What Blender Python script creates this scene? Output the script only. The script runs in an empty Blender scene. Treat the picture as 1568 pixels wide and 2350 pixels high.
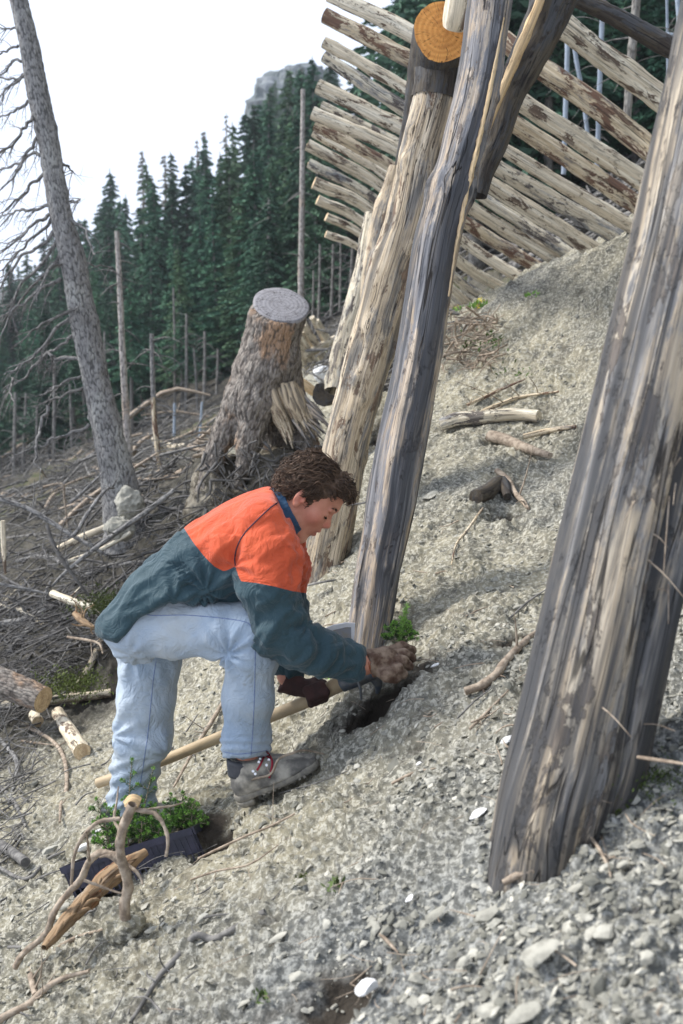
import bpy, math, random
import numpy as np
from mathutils import Vector, Matrix
R = math.radians
SC = bpy.context.scene
COL = SC.collection
RNG = np.random.default_rng(11)
random.seed(5)

# ---------------------------------------------------------------- camera, sky, sun, exposure
F_PX, CX, CY, PITCH = 2287.0, 784.0, 1175.0, R(8.0)
cam_d = bpy.data.cameras.new("camera"); cam = bpy.data.objects.new("camera", cam_d); COL.objects.link(cam)
cam.location = (0, 0, 0); cam.rotation_euler = (R(90) - PITCH, 0, 0)
cam_d.sensor_fit = 'HORIZONTAL'; cam_d.sensor_width = 24.0; cam_d.lens = F_PX / 1568 * 24
cam_d.clip_start = 0.05; cam_d.clip_end = 2000
cam_d.dof.use_dof = True; cam_d.dof.focus_distance = 3.5; cam_d.dof.aperture_fstop = 3.8
SC.camera = cam
SC.render.resolution_x, SC.render.resolution_y = 683, 1024
SUN_EL, SUN_AZ = R(44), R(-78)          # azimuth measured from +Y towards +X
w = bpy.data.worlds.new("World"); SC.world = w; w.use_nodes = True
nt = w.node_tree; nt.nodes.clear()
sky = nt.nodes.new("ShaderNodeTexSky"); sky.sky_type = 'NISHITA'; sky.sun_disc = False
sky.sun_elevation = SUN_EL; sky.sun_rotation = SUN_AZ; sky.dust_density = 3; sky.air_density = 1.0
bg1 = nt.nodes.new("ShaderNodeBackground"); bg1.inputs[1].default_value = 0.09
nt.links.new(sky.outputs[0], bg1.inputs[0])
bg2 = nt.nodes.new("ShaderNodeBackground"); bg2.inputs[0].default_value = (0.84, 0.93, 1.12, 1); bg2.inputs[1].default_value = 1.30
mx = nt.nodes.new("ShaderNodeMixShader"); mx.inputs[0].default_value = 0.76
wo = nt.nodes.new("ShaderNodeOutputWorld")
nt.links.new(bg1.outputs[0], mx.inputs[1]); nt.links.new(bg2.outputs[0], mx.inputs[2]); nt.links.new(mx.outputs[0], wo.inputs[0])
sl = bpy.data.lights.new("sun", 'SUN'); sl.energy = 5.0; sl.angle = R(15); sl.color = (1.0, 0.96, 0.9)
sun = bpy.data.objects.new("sun", sl); COL.objects.link(sun)
sd = Vector((math.sin(SUN_AZ) * math.cos(SUN_EL), math.cos(SUN_AZ) * math.cos(SUN_EL), math.sin(SUN_EL)))
sun.rotation_euler = sd.to_track_quat('Z', 'Y').to_euler(); sun.location = sd * 30
vs = SC.view_settings; vs.view_transform = 'Standard'; vs.look = 'None'; vs.gamma = 1; vs.use_curve_mapping = False; vs.exposure = 0.36

# ---------------------------------------------------------------- picture <-> world
CP, SP = math.cos(PITCH), math.sin(PITCH)
def ray(px, py):
    x = (px - CX) / F_PX; y = (CY - py) / F_PX
    return np.array([x, CP + y * SP, -SP + y * CP])
def at(px, py, Y):
    r = ray(px, py); return r * (Y / r[1])
def P(*t):
    return np.array([at(*q) for q in t])
def pxm(Y): return F_PX / Y

# ---------------------------------------------------------------- noise
_pr = np.random.default_rng(3)
_perm = np.concatenate([_pr.permutation(256)] * 3).astype(np.int32)
_g = _pr.normal(size=(256, 3)).astype(np.float32); _g /= np.linalg.norm(_g, axis=1)[:, None]
def noise3(p, s=1.0, seed=0):
    q = np.asarray(p, np.float32) * np.asarray(s, np.float32) + np.float32(seed * 17.31)
    i = np.floor(q).astype(np.int32); f = (q - i).astype(np.float32); i &= 255
    u = f * f * f * (f * (f * 6 - 15) + 10)
    out = 0
    for dx in (0, 1):
        hx = _perm[i[..., 0] + dx]; wx = u[..., 0] if dx else 1 - u[..., 0]
        for dy in (0, 1):
            hy = _perm[hx + i[..., 1] + dy]; wy = u[..., 1] if dy else 1 - u[..., 1]
            for dz in (0, 1):
                h = _perm[hy + i[..., 2] + dz] & 255; g = _g[h]
                d = g[..., 0] * (f[..., 0] - dx) + g[..., 1] * (f[..., 1] - dy) + g[..., 2] * (f[..., 2] - dz)
                out = out + wx * wy * (u[..., 2] if dz else 1 - u[..., 2]) * d
    return out * 1.6
def fbm(p, s=1.0, o=4, seed=0, g=0.5, l=2.1):
    a, r = 1.0, 0
    s = np.asarray(s, np.float32)
    for k in range(o):
        r = r + a * noise3(p, s, seed + k * 3); a *= g; s = s * l
    return r
def ridge(p, s=1.0, o=3, seed=0):
    a, r = 1.0, 0
    s = np.asarray(s, np.float32)
    for k in range(o):
        r = r + a * (1 - 2 * np.abs(noise3(p, s, seed + k * 3))); a *= 0.5; s = s * 2.1
    return r
def sstep(a, b, x):
    t = np.clip((x - a) / (b - a), 0, 1); return t * t * (3 - 2 * t)

# ---------------------------------------------------------------- meshes and objects
ORG = {}
def orig(o): return ORG.get(o.name, np.zeros(3)) if o is not None else np.zeros(3)
def mesh_data(name, V, F, mats=None, smooth=True, midx=None, attrs=None):
    V = np.asarray(V, np.float32); me = bpy.data.meshes.new(name)
    if isinstance(F, np.ndarray): F = [F]
    F = [np.asarray(f, np.int32) for f in F if len(f)]
    tot = np.concatenate([np.full(len(f), f.shape[1], np.int32) for f in F]); loops = np.concatenate([f.ravel() for f in F])
    me.vertices.add(len(V)); me.vertices.foreach_set("co", V.ravel())
    me.loops.add(len(loops)); me.loops.foreach_set("vertex_index", loops)
    me.polygons.add(len(tot)); st = np.concatenate([[0], np.cumsum(tot)[:-1]]).astype(np.int32)
    me.polygons.foreach_set("loop_start", st); me.polygons.foreach_set("loop_total", tot)
    me.polygons.foreach_set("use_smooth", np.full(len(tot), bool(smooth)))
    for m in (mats if isinstance(mats, (list, tuple)) else [mats]):
        if m is not None: me.materials.append(m)
    if midx is not None: me.polygons.foreach_set("material_index", np.asarray(midx, np.int32))
    for k, a in (attrs or {}).items():
        a = np.asarray(a, np.float32)
        if a.ndim == 1: at_ = me.attributes.new(k, 'FLOAT', 'POINT'); at_.data.foreach_set("value", a)
        else: at_ = me.attributes.new(k, 'FLOAT_VECTOR', 'POINT'); at_.data.foreach_set("vector", a.ravel())
    me.update(calc_edges=True); me.validate()
    return me
def tag(o, label=None, cat=None, group=None, kind=None):
    if label: o["label"] = label
    if cat: o["category"] = cat
    if group: o["group"] = group
    if kind: o["kind"] = kind
    return o
def mk(name, V, F, mats, parent=None, smooth=True, base=None, midx=None, attrs=None, label=None, cat=None, group=None, kind=None):
    V = np.asarray(V, np.float64)
    b = orig(parent) if parent is not None else (np.asarray(base, float) if base is not None else np.zeros(3))
    o = bpy.data.objects.new(name, mesh_data(name, V - b, F, mats, smooth, midx, attrs)); COL.objects.link(o)
    if parent is not None: o.parent = parent
    else: o.location = b
    ORG[o.name] = b
    return tag(o, label, cat, group, kind)
def thing(name, base, label, cat, group=None):
    o = bpy.data.objects.new(name, None); COL.objects.link(o); o.location = base; o.empty_display_size = 0.1
    ORG[o.name] = np.asarray(base, float)
    return tag(o, label, cat, group)
def copy_tree(o, parent=None):
    c = o.copy(); COL.objects.link(c)
    if parent is not None: c.parent = parent
    for ch in list(o.children): copy_tree(ch, c)
    return c

# ---------------------------------------------------------------- tubes (logs, branches, roots)
def smooth_path(pts, n):
    """Catmull-Rom through pts (any number of columns)"""
    p = np.asarray(pts, float)
    if len(p) < 3:
        t = np.linspace(0, 1, n)[:, None]; return p[0] * (1 - t) + p[-1] * t
    q = np.vstack([2 * p[0] - p[1], p, 2 * p[-1] - p[-2]]); m = len(p) - 1
    t = np.linspace(0, m, n); i = np.minimum(t.astype(int), m - 1); f = (t - i)[:, None]
    a, b, c, d = q[i], q[i + 1], q[i + 2], q[i + 3]
    return 0.5 * (2 * b + (c - a) * f + (2 * a - 5 * b + 4 * c - d) * f ** 2 + (3 * b - a - 3 * c + d) * f ** 3)
def frames(C):
    T = np.gradient(C, axis=0); T /= np.linalg.norm(T, axis=1)[:, None] + 1e-12
    up = np.array([0, 1.0, 0]) if abs(T[0][1]) < 0.9 else np.array([1.0, 0, 0])
    N = np.zeros_like(C); n = np.cross(T[0], up); n /= np.linalg.norm(n)
    for i in range(len(C)):
        n = n - T[i] * n.dot(T[i]); n /= np.linalg.norm(n); N[i] = n
    return T, N, np.cross(T, N)
def tube(pts, rad, seg=12, n=24, bump=0.0, bscale=3.0, seed=0, flute=0.0, knots=0, closed=True, lobes=None):
    """returns V, quads, cap faces, grain coordinate, ring coordinate"""
    C = smooth_path(pts, n); rr = np.interp(np.linspace(0, 1, n), np.linspace(0, 1, len(rad)), rad)
    T, N, B = frames(C)
    a = np.linspace(0, 2 * np.pi, seg, endpoint=False)
    ca, sa = np.cos(a), np.sin(a)
    L = np.concatenate([[0], np.cumsum(np.linalg.norm(np.diff(C, axis=0), axis=1))])
    m = np.ones((n, seg))
    if bump or flute:
        g = np.stack([np.broadcast_to(ca, (n, seg)), np.broadcast_to(sa, (n, seg)), np.broadcast_to((L / max(rr.mean(), 1e-4))[:, None], (n, seg))], -1)
        if bump: m += bump * fbm(g, (1.2, 1.2, 0.25 * bscale / 3), 3, seed)
        if flute: m += flute * ridge(g, (3.5, 3.5, 0.10), 2, seed + 40) - flute * 0.4
    if knots:
        kr = np.random.default_rng(seed + 900)
        for _ in range(knots):
            ka, kl = kr.uniform(0, 2 * np.pi), kr.uniform(0.03, 0.97) * L[-1]; ks = kr.uniform(0.2, 0.34)
            da = np.abs((a - ka + np.pi) % (2 * np.pi) - np.pi)[None, :]; dl = (L[:, None] - kl) / rr[:, None]
            m += kr.uniform(0.09, 0.2) * np.exp(-((da / ks) ** 2 + (dl / (ks * 1.4)) ** 2))
    if lobes is not None: m = m * lobes(np.broadcast_to(a, (n, seg)), np.broadcast_to((L / L[-1])[:, None], (n, seg)))
    r = rr[:, None] * m
    V = C[:, None, :] + r[..., None] * (ca[None, :, None] * N[:, None, :] + sa[None, :, None] * B[:, None, :])
    gr = np.stack([r * ca, r * sa, np.broadcast_to(L[:, None], (n, seg))], -1).reshape(-1, 3)
    i = np.arange(n - 1)[:, None] * seg; j = np.arange(seg)[None, :]; jn = (j + 1) % seg
    Q = np.stack([i + j, i + jn, i + seg + jn, i + seg + j], -1).reshape(-1, 4)
    return V.reshape(-1, 3), Q, gr, C, (T, N, B), r
def cap(V, seg, n, C, which, gr):
    """end cap fan: returns V, tris, gr for a separate piece"""
    k = 0 if which == 0 else n - 1
    ring = V[k * seg:(k + 1) * seg]; c = ring.mean(0); g = gr[k * seg:(k + 1) * seg].copy()
    mid = c + (ring - c) * 0.5
    W = np.vstack([ring, mid, c[None]]); gg = np.vstack([g, g * [0.5, 0.5, 1], [[0, 0, g[0, 2]]]])
    j = np.arange(seg); jn = (j + 1) % seg
    q = np.stack([j, j + seg, jn + seg, jn], -1); t = np.stack([j + seg, np.full(seg, 2 * seg), jn + seg], -1)
    if which: q = q[:, ::-1]; t = t[:, ::-1]
    return W, [q, t], gg
class Bag:
    """collects pieces into one mesh"""
    def __init__(s): s.V = []; s.F = {}; s.g = []; s.n = 0; s.c = []
    def add(s, V, F, g=None, c=0.0):
        if isinstance(F, np.ndarray): F = [F]
        for f in F: s.F.setdefault(f.shape[1], []).append(f + s.n)
        s.V.append(V); s.g.append(g if g is not None else np.asarray(V)); s.c.append(np.full(len(V), c)); s.n += len(V)
    def tube(s, pts, rad, seg=5, n=8, c=0.0, **k):
        V, Q, g, C, fr, r = tube(pts, rad, seg, n, **k); s.add(V, Q, g, c)
        for e in (0, 1):
            if rad[-e] > 0.0035: W, f, gg = cap(V, seg, n, C, e, g); s.add(W, f, gg, c)
    def build(s, name, mat, parent=None, **k):
        F = [np.concatenate(f) for f in s.F.values()]
        return mk(name, np.concatenate(s.V), F, mat, parent, attrs={"gr": np.concatenate(s.g), "cv": np.concatenate(s.c)}, **k)

# ---------------------------------------------------------------- signed distance modelling
def surf(f, xs, ys, zs):
    X, Y, Z = np.meshgrid(xs, ys, zs, indexing='ij'); D = f(X.astype(np.float32), Y.astype(np.float32), Z.astype(np.float32)).astype(np.float32)
    del X, Y, Z
    S = D < 0; nx, ny, nz = D.shape
    cnt = np.zeros((nx - 1, ny - 1, nz - 1), np.int8)
    for a in (0, 1):
        for b in (0, 1):
            for c in (0, 1): cnt += S[a:nx - 1 + a, b:ny - 1 + b, c:nz - 1 + c]
    act = (cnt > 0) & (cnt < 8); ii = np.argwhere(act); idx = np.full(act.shape, -1, np.int32); idx[act] = np.arange(len(ii))
    acc = np.zeros((len(ii), 3)); num = np.zeros(len(ii)); ax = [xs, ys, zs]
    cs = [(a, b, c) for a in (0, 1) for b in (0, 1) for c in (0, 1)]
    for p in cs:
        for d in range(3):
            if p[d]: continue
            q = list(p); q[d] = 1
            A = ii + p; Bq = ii + q
            da = D[A[:, 0], A[:, 1], A[:, 2]]; db = D[Bq[:, 0], Bq[:, 1], Bq[:, 2]]
            m = (da < 0) != (db < 0); t = np.where(m, da / np.where(m, da - db, 1), 0)
            pa = np.stack([ax[k][A[:, k]] for k in range(3)], 1); pb = np.stack([ax[k][Bq[:, k]] for k in range(3)], 1)
            acc += (pa + (pb - pa) * t[:, None]) * m[:, None]; num += m
    V = acc / num[:, None]; Q = []
    for d in range(3):
        sl0 = [slice(None)] * 3; sl1 = [slice(None)] * 3; sl0[d] = slice(0, -1); sl1[d] = slice(1, None)
        a, b = S[tuple(sl0)], S[tuple(sl1)]; e = np.argwhere(a != b); o1, o2 = [(1, 2), (2, 0), (0, 1)][d]
        lim = np.array(D.shape) - 1
        e = e[(e[:, o1] > 0) & (e[:, o2] > 0) & (e[:, o1] < lim[o1]) & (e[:, o2] < lim[o2])]
        def cell(s1, s2):
            c = e.copy(); c[:, o1] -= s1; c[:, o2] -= s2; return idx[c[:, 0], c[:, 1], c[:, 2]]
        q = np.stack([cell(1, 1), cell(0, 1), cell(0, 0), cell(1, 0)], 1); s = a[e[:, 0], e[:, 1], e[:, 2]]
        q[~s] = q[~s][:, ::-1]; Q.append(q)
    Q = np.concatenate(Q); Q = Q[(Q >= 0).all(1)]
    return V, Q
def vnormals(V, Q):
    a, b, c = V[Q[:, 0]], V[Q[:, 1]], V[Q[:, 2]]; n = np.cross(b - a, c - a)
    if Q.shape[1] == 4: n = n + np.cross(c - a, V[Q[:, 3]] - a)
    N = np.zeros_like(V)
    for k in range(Q.shape[1]): np.add.at(N, Q[:, k], n)
    return N / (np.linalg.norm(N, axis=1)[:, None] + 1e-12)
def smin(a, b, k):
    h = np.clip(0.5 + 0.5 * (b - a) / k, 0, 1); return b + (a - b) * h - k * h * (1 - h)
def smax(a, b, k): return -smin(-a, -b, k)
class SDF:
    """builds a distance function out of primitives; each entry: ('op', k, fn)"""
    def __init__(s): s.it = []; s.lo = np.full(3, 1e9); s.hi = -s.lo
    def _bb(s, p, r): s.lo = np.minimum(s.lo, np.asarray(p) - r); s.hi = np.maximum(s.hi, np.asarray(p) + r)
    def cone(s, a, b, ra, rb, k=0.02, op=1):
        a, b = np.asarray(a, float), np.asarray(b, float)
        if op > 0: s._bb(a, ra); s._bb(b, rb)
        d = b - a; L2 = d.dot(d) + 1e-12
        def f(x, y, z):
            px, py, pz = x - a[0], y - a[1], z - a[2]
            t = np.clip((px * d[0] + py * d[1] + pz * d[2]) / L2, 0, 1)
            return np.sqrt((px - t * d[0]) ** 2 + (py - t * d[1]) ** 2 + (pz - t * d[2]) ** 2) - (ra + (rb - ra) * t)
        s.it.append((op, k, f)); return s
    def chain(s, pts, rad, k=0.02):
        for i in range(len(pts) - 1): s.cone(pts[i], pts[i + 1], rad[i], rad[i + 1], k)
        return s
    def ell(s, c, r, M=None, k=0.02, op=1):
        c = np.asarray(c, float); r = np.asarray(r, float); M = np.eye(3) if M is None else np.asarray(M)   # rows = axes
        if op > 0: s._bb(c, r.max())
        def f(x, y, z):
            px, py, pz = x - c[0], y - c[1], z - c[2]
            q = [(px * M[i][0] + py * M[i][1] + pz * M[i][2]) for i in range(3)]
            k0 = np.sqrt(sum((q[i] / r[i]) ** 2 for i in range(3))); k1 = np.sqrt(sum((q[i] / r[i] ** 2) ** 2 for i in range(3)))
            return k0 * (k0 - 1) / (k1 + 1e-9)
        s.it.append((op, k, f)); return s
    def plane(s, p, n, k=0.01):
        """keeps the side opposite to n"""
        p = np.asarray(p, float); n = np.asarray(n, float); n = n / np.linalg.norm(n)
        s.it.append((0, k, lambda x, y, z: (x - p[0]) * n[0] + (y - p[1]) * n[1] + (z - p[2]) * n[2])); return s
    def fn(s, f, k=0.01, op=1): s.it.append((op, k, f)); return s
    def __call__(s, x, y, z):
        d = None
        for op, k, f in s.it:
            v = f(x, y, z)
            if d is None: d = v
            elif op == 1: d = smin(d, v, k)
            elif op == 0: d = smax(d, v, k)
            else: d = smax(d, -v, k)
        return d
    def mesh(s, h, pad=0.03, lo=None, hi=None):
        lo = s.lo - pad if lo is None else np.asarray(lo); hi = s.hi + pad if hi is None else np.asarray(hi)
        ax = [np.arange(lo[i], hi[i] + h, h) for i in range(3)]
        return surf(s, *ax)
# ---------------------------------------------------------------- materials
class G:
    def __init__(s, name):
        s.m = bpy.data.materials.new(name); s.m.use_nodes = True; s.t = s.m.node_tree; s.t.nodes.clear()
        s.out = s.t.nodes.new("ShaderNodeOutputMaterial"); s.b = s.t.nodes.new("ShaderNodeBsdfPrincipled"); s.t.links.new(s.b.outputs[0], s.out.inputs[0])
    def n(s, ty, **k):
        x = s.t.nodes.new("ShaderNode" + ty)
        for a, v in k.items(): setattr(x, a, v)
        return x
    def set(s, inp, v):
        if hasattr(v, "is_output"): s.t.links.new(v, inp)
        elif isinstance(v, (tuple, list)) and len(v) == 3 and inp.type == 'RGBA': inp.default_value = (*v, 1)
        else: inp.default_value = v
    def attr(s, nm): x = s.n("Attribute"); x.attribute_name = nm; return x.outputs["Vector"]
    def attrf(s, nm): x = s.n("Attribute"); x.attribute_name = nm; return x.outputs["Fac"]
    def obj(s): return s.n("TexCoord").outputs["Object"]
    def rnd(s): return s.n("ObjectInfo").outputs["Random"]
    def pos(s): return s.n("NewGeometry").outputs["Position"]
    def scale(s, v, sc, off=None):
        x = s.n("VectorMath", operation='MULTIPLY'); s.set(x.inputs[0], v); x.inputs[1].default_value = sc
        if off is None: return x.outputs[0]
        y = s.n("VectorMath", operation='ADD'); s.t.links.new(x.outputs[0], y.inputs[0]); s.set(y.inputs[1], off); return y.outputs[0]
    def noise(s, v, sc=1.0, det=3, rough=0.55, dist=0.0):
        x = s.n("TexNoise"); s.set(x.inputs["Vector"], v); x.inputs["Scale"].default_value = sc; x.inputs["Detail"].default_value = det
        x.inputs["Roughness"].default_value = rough; x.inputs["Distortion"].default_value = dist; return x.outputs["Fac"]
    def voro(s, v, sc=1.0, feat='F1', out="Distance", rnd=1.0):
        x = s.n("TexVoronoi", feature=feat); s.set(x.inputs["Vector"], v); x.inputs["Scale"].default_value = sc; x.inputs["Randomness"].default_value = rnd; return x.outputs[out]
    def math(s, op, a, b=0.0):
        x = s.n("Math", operation=op); s.set(x.inputs[0], a); s.set(x.inputs[1], b); return x.outputs[0]
    def ramp(s, f, a, b, lo=0.0, hi=1.0):
        x = s.n("MapRange", interpolation_type='SMOOTHSTEP'); s.set(x.inputs[0], f); x.inputs[1].default_value = a; x.inputs[2].default_value = b
        x.inputs[3].default_value = lo; x.inputs[4].default_value = hi; return x.outputs[0]
    def mix(s, f, a, b, mode='MIX'):
        x = s.n("Mix", data_type='RGBA', blend_type=mode); s.set(x.inputs[0], f); s.set(x.inputs[6], a); s.set(x.inputs[7], b); return x.outputs[2]
    def bump(s, h, st=0.5, d=0.01, prev=None):
        x = s.n("Bump"); s.set(x.inputs["Height"], h); x.inputs["Strength"].default_value = st; x.inputs["Distance"].default_value = d
        if prev is not None: s.t.links.new(prev, x.inputs["Normal"])
        return x.outputs[0]
    def done(s, col, rough=0.85, nrm=None, spec=0.3, **k):
        s.set(s.b.inputs["Base Color"], col); s.set(s.b.inputs["Roughness"], rough); s.b.inputs["Specular IOR Level"].default_value = spec
        if nrm is not None: s.t.links.new(nrm, s.b.inputs["Normal"])
        for a, v in k.items(): s.set(s.b.inputs[a], v)
        return s.m

def mat_ground():
    g = G("ground_soil"); p = g.pos()
    n1 = g.noise(p, 0.9, 4, 0.6); n2 = g.noise(p, 7, 5, 0.65); n3 = g.noise(p, 60, 4, 0.7); v = g.voro(p, 45, 'F1', "Color")
    c = g.mix(g.ramp(n1, 0.38, 0.62), (0.225, 0.21, 0.160), (0.295, 0.268, 0.19))
    c = g.mix(g.ramp(n2, 0.42, 0.66, 0, 0.75), c, (0.115, 0.112, 0.092))
    c = g.mix(g.ramp(g.noise(p, 22, 5, .72), 0.50, 0.64, 0, 0.8), c, (0.095, 0.092, 0.082))
    c = g.mix(g.ramp(n3, 0.46, 0.62, 0, 0.75), c, (0.52, 0.495, 0.41))
    c = g.mix(g.math('MULTIPLY', g.attrf("slate"), 0.8), c, g.mix(g.ramp(n3, 0.42, 0.62), (0.085, 0.092, 0.095), (0.32, 0.325, 0.31)))
    # organic, browner ground and forest needles; near black in the hollow paints its shade
    d = g.attrf("litter_shade")
    c = g.mix(d, c, g.mix(g.ramp(n2, 0.4, 0.6), (0.020, 0.019, 0.017), (0.075, 0.068, 0.055)))
    d2 = g.attrf("hollow_shade"); c = g.mix(d2, c, (0.045, 0.038, 0.03))  # hollow floors painted dark for the shade in them
    gr = g.attrf("grassy"); c = g.mix(gr, c, g.mix(g.ramp(n2, 0.4, 0.6), (0.11, 0.13, 0.05), (0.17, 0.14, 0.09)))
    hv = g.n("SeparateColor"); g.t.links.new(v, hv.inputs[0])
    b = g.bump(n3, 0.9, 0.012); b = g.bump(hv.outputs[0], 0.6, 0.008, b); b = g.bump(g.noise(p, 220, 3, 0.7), 0.5, 0.003, b)
    return g.done(c, 0.95, b, 0.15)
def mat_stone(name, a, b, sp=0.3):
    g = G(name); p = g.obj(); r = g.attrf("cv")
    n = g.noise(p, 30, 4, 0.6); c = g.mix(r, a, b); c = g.mix(g.ramp(n, 0.4, 0.65, 0, 0.5), c, tuple(x * 0.62 for x in a))
    return g.done(c, 0.8, g.bump(g.noise(p, 90, 4, 0.7), 0.5, 0.004), sp)
def mat_log(name, pale, bark, grey, pk=0.5, barkk=0.35, greyk=0.4, crack=0.7, bd=0.006, fine=1.0, streak=0.0, streak_at=0.5):
    """weathered roundwood: pale wood, patches of left-over bast, grey weathering, drying cracks along the grain"""
    g = G(name); v = g.attr("gr"); r = g.math('MULTIPLY', g.rnd(), 37.0)
    cmb = g.n("CombineXYZ"); 
    for i in range(3): g.t.links.new(r, cmb.inputs[i])
    vv = g.n("VectorMath", operation='ADD'); g.t.links.new(v, vv.inputs[0]); g.t.links.new(cmb.outputs[0], vv.inputs[1]); V = vv.outputs[0]
    fib = g.noise(g.scale(V, (130 * fine, 130 * fine, 4.0)), 1.0, 4, 0.7, 0.5)
    fib2 = g.noise(g.scale(V, (30 * fine, 30 * fine, 1.1)), 1.0, 4, 0.6, 0.8)
    pat = g.noise(g.scale(V, (16, 16, 6.0)), 1.0, 8, 0.74, 0.3)
    pat2 = g.noise(g.scale(V, (13, 13, 2.4), (5, 9, 2)), 1.0, 8, 0.74, 0.4)
    pat3 = g.noise(g.scale(V, (34, 34, 11), (1, 2, 3)), 1.0, 6, 0.74, 0.2)
    c = g.mix(g.ramp(fib2, 0.35, 0.65), pale, tuple(x * y for x, y in zip(pale, (0.62, 0.55, 0.46))))
    c = g.mix(g.ramp(pat2, 0.5 + (0.5 - greyk) * 0.5, 0.6 + (0.5 - greyk) * 0.5, 0, 0.9), c, g.mix(fib2, grey, tuple(x * 1.7 for x in grey)))
    c = g.mix(g.ramp(pat, 0.53 + (0.5 - barkk) * 0.4, 0.56 + (0.5 - barkk) * 0.4, 0, 0.92), c, g.mix(pat3, bark, tuple(x * 2.2 for x in bark)))
    c = g.mix(g.ramp(pat3, 0.56, 0.66, 0, 0.6), c, tuple(x * 0.45 for x in bark))
    c = g.mix(g.ramp(fib2, 0.5, 0.7, 0, 0.45), c, tuple(min(1, x * 1.15) for x in pale))
    if streak: c = g.mix(g.ramp(g.noise(g.scale(V, (20 * fine, 20 * fine, .45), (2, 7, 1)), 1.0, 4, 0.62, 0.4), streak_at, streak_at + .13, 0, streak), c, tuple(x * .42 for x in grey))
    ck = g.noise(g.scale(V, (30 * fine, 30 * fine, 0.5), (3, 3, 3)), 1.0, 2, 0.5, 0.3)
    ckm = g.ramp(g.noise(g.scale(V, (12 * fine, 12 * fine, 1.0), (8, 1, 3)), 1.0, 2, 0.5), 0.44, 0.52)
    ckl = g.ramp(g.math('ABSOLUTE', g.math('SUBTRACT', ck, 0.5)), 0.004, 0.013, 1, 0)
    ckl = g.math('MULTIPLY', g.math('MULTIPLY', ckl, crack), ckm)
    c = g.mix(ckl, c, tuple(x * 0.15 for x in bark))
    c = g.mix(g.ramp(fib, 0.45, 0.68, 0.0, 0.5 if not streak else 0.7), c, tuple(x * 0.45 for x in grey))
    h = g.math('SUBTRACT', g.math('ADD', g.math('MULTIPLY', fib, 0.5), g.math('MULTIPLY', fib2, 0.8)), g.math('MULTIPLY', ckl, 0.9))
    h = g.math('ADD', h, g.ramp(pat, 0.53 + (0.5 - barkk) * 0.4, 0.56 + (0.5 - barkk) * 0.4, 0, 0.35))
    return g.done(c, 0.8, g.bump(h, 0.9, bd), 0.25)
def mat_bark(name, a, b, c3, sc=1.0, bd=0.015):
    g = G(name); v = g.attr("gr")
    vo = g.voro(g.scale(g.n('VectorMath', operation='ADD').outputs[0] if False else v, (75 * sc, 75 * sc, 32 * sc)), 1.0, 'F1', "Distance"); n = g.noise(g.scale(v, (30 * sc, 30 * sc, 12 * sc)), 1, 6, 0.72)
    n2 = g.noise(g.scale(v, (5 * sc, 5 * sc, 2.5 * sc)), 1, 4, 0.6)
    c = g.mix(g.ramp(n, 0.35, 0.65), a, b); c = g.mix(g.ramp(n2, 0.5, 0.62, 0, 0.9), c, c3)
    c = g.mix(g.ramp(vo, 0.45, 0.8, 0, 0.8), c, tuple(x * 0.35 for x in a))
    h = g.math('SUBTRACT', n, g.math('MULTIPLY', vo, 0.7))
    return g.done(c, 0.9, g.bump(h, 1.0, bd), 0.2)
def mat_cut(name, a, b, dark, rings=260, crk=1.0):
    g = G(name); v = g.attr("gr"); s = g.n("SeparateXYZ"); g.t.links.new(v, s.inputs[0])
    x, y = s.outputs[0], s.outputs[1]
    rr = g.math('SQRT', g.math('ADD', g.math('MULTIPLY', x, x), g.math('MULTIPLY', y, y)))
    rr2 = g.math('ADD', rr, g.math('MULTIPLY', g.noise(v, 14, 2), 0.012))
    ring = g.math('SINE', g.math('MULTIPLY', rr2, rings)); ang = g.math('ARCTAN2', x, y)
    c = g.mix(g.ramp(ring, -1, 1, 0, 0.6), a, b)
    cmb = g.n("CombineXYZ"); g.set(cmb.inputs[0], g.math('MULTIPLY', ang, 2.4)); g.set(cmb.inputs[1], g.math('MULTIPLY', rr, 3.0))
    cn = g.noise(cmb.outputs[0], 2.4, 2, 0.5); cr = g.math('MULTIPLY', g.ramp(g.math('ABSOLUTE', g.math('SUBTRACT', cn, 0.5)), 0, 0.012, 1, 0), crk)
    n = g.noise(v, 22, 4, 0.6); c = g.mix(g.ramp(n, 0.45, 0.7, 0, 0.6), c, dark); c = g.mix(cr, c, tuple(q * 0.12 for q in dark))
    return g.done(c, 0.75, g.bump(g.math('ADD', g.math('MULTIPLY', ring, 0.3), g.math('MULTIPLY', n, 0.6)), 0.5, 0.002), 0.25)
def mat_cloth(name, a, b, sc=500, rough=0.85, sheen=0.15, dirt=None, wear=None):
    g = G(name); p = g.obj(); n = g.noise(p, 5, 4, 0.6); n2 = g.noise(p, sc, 2, 0.6)
    c = g.mix(g.ramp(n, 0.3, 0.7), a, b); c = g.mix(g.ramp(n2, 0.3, 0.7, 0, 0.35), c, tuple(min(1, x * 1.35) for x in b))
    if dirt: c = g.mix(g.ramp(g.noise(p, 3.3, 5, 0.65), 0.48, 0.72, 0, 0.55), c, dirt)
    if dirt: c = g.mix(g.ramp(g.noise(p, 16, 3, 0.5), 0.69, 0.74, 0, 0.5), c, tuple(x * 0.5 for x in dirt))
    nb = g.bump(n2, 0.35, 0.001)
    wr = g.noise(p, 14, 4, 0.55, 1.2); wr = g.math('ABSOLUTE', g.math('SUBTRACT', wr, 0.5)); nb = g.bump(wr, 0.55, 0.03, nb)
    nb = g.bump(g.noise(p, 42, 3, 0.5, 0.6), 0.25, 0.006, nb)
    return g.done(c, rough, nb, 0.2, **{"Sheen Weight": sheen})
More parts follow.
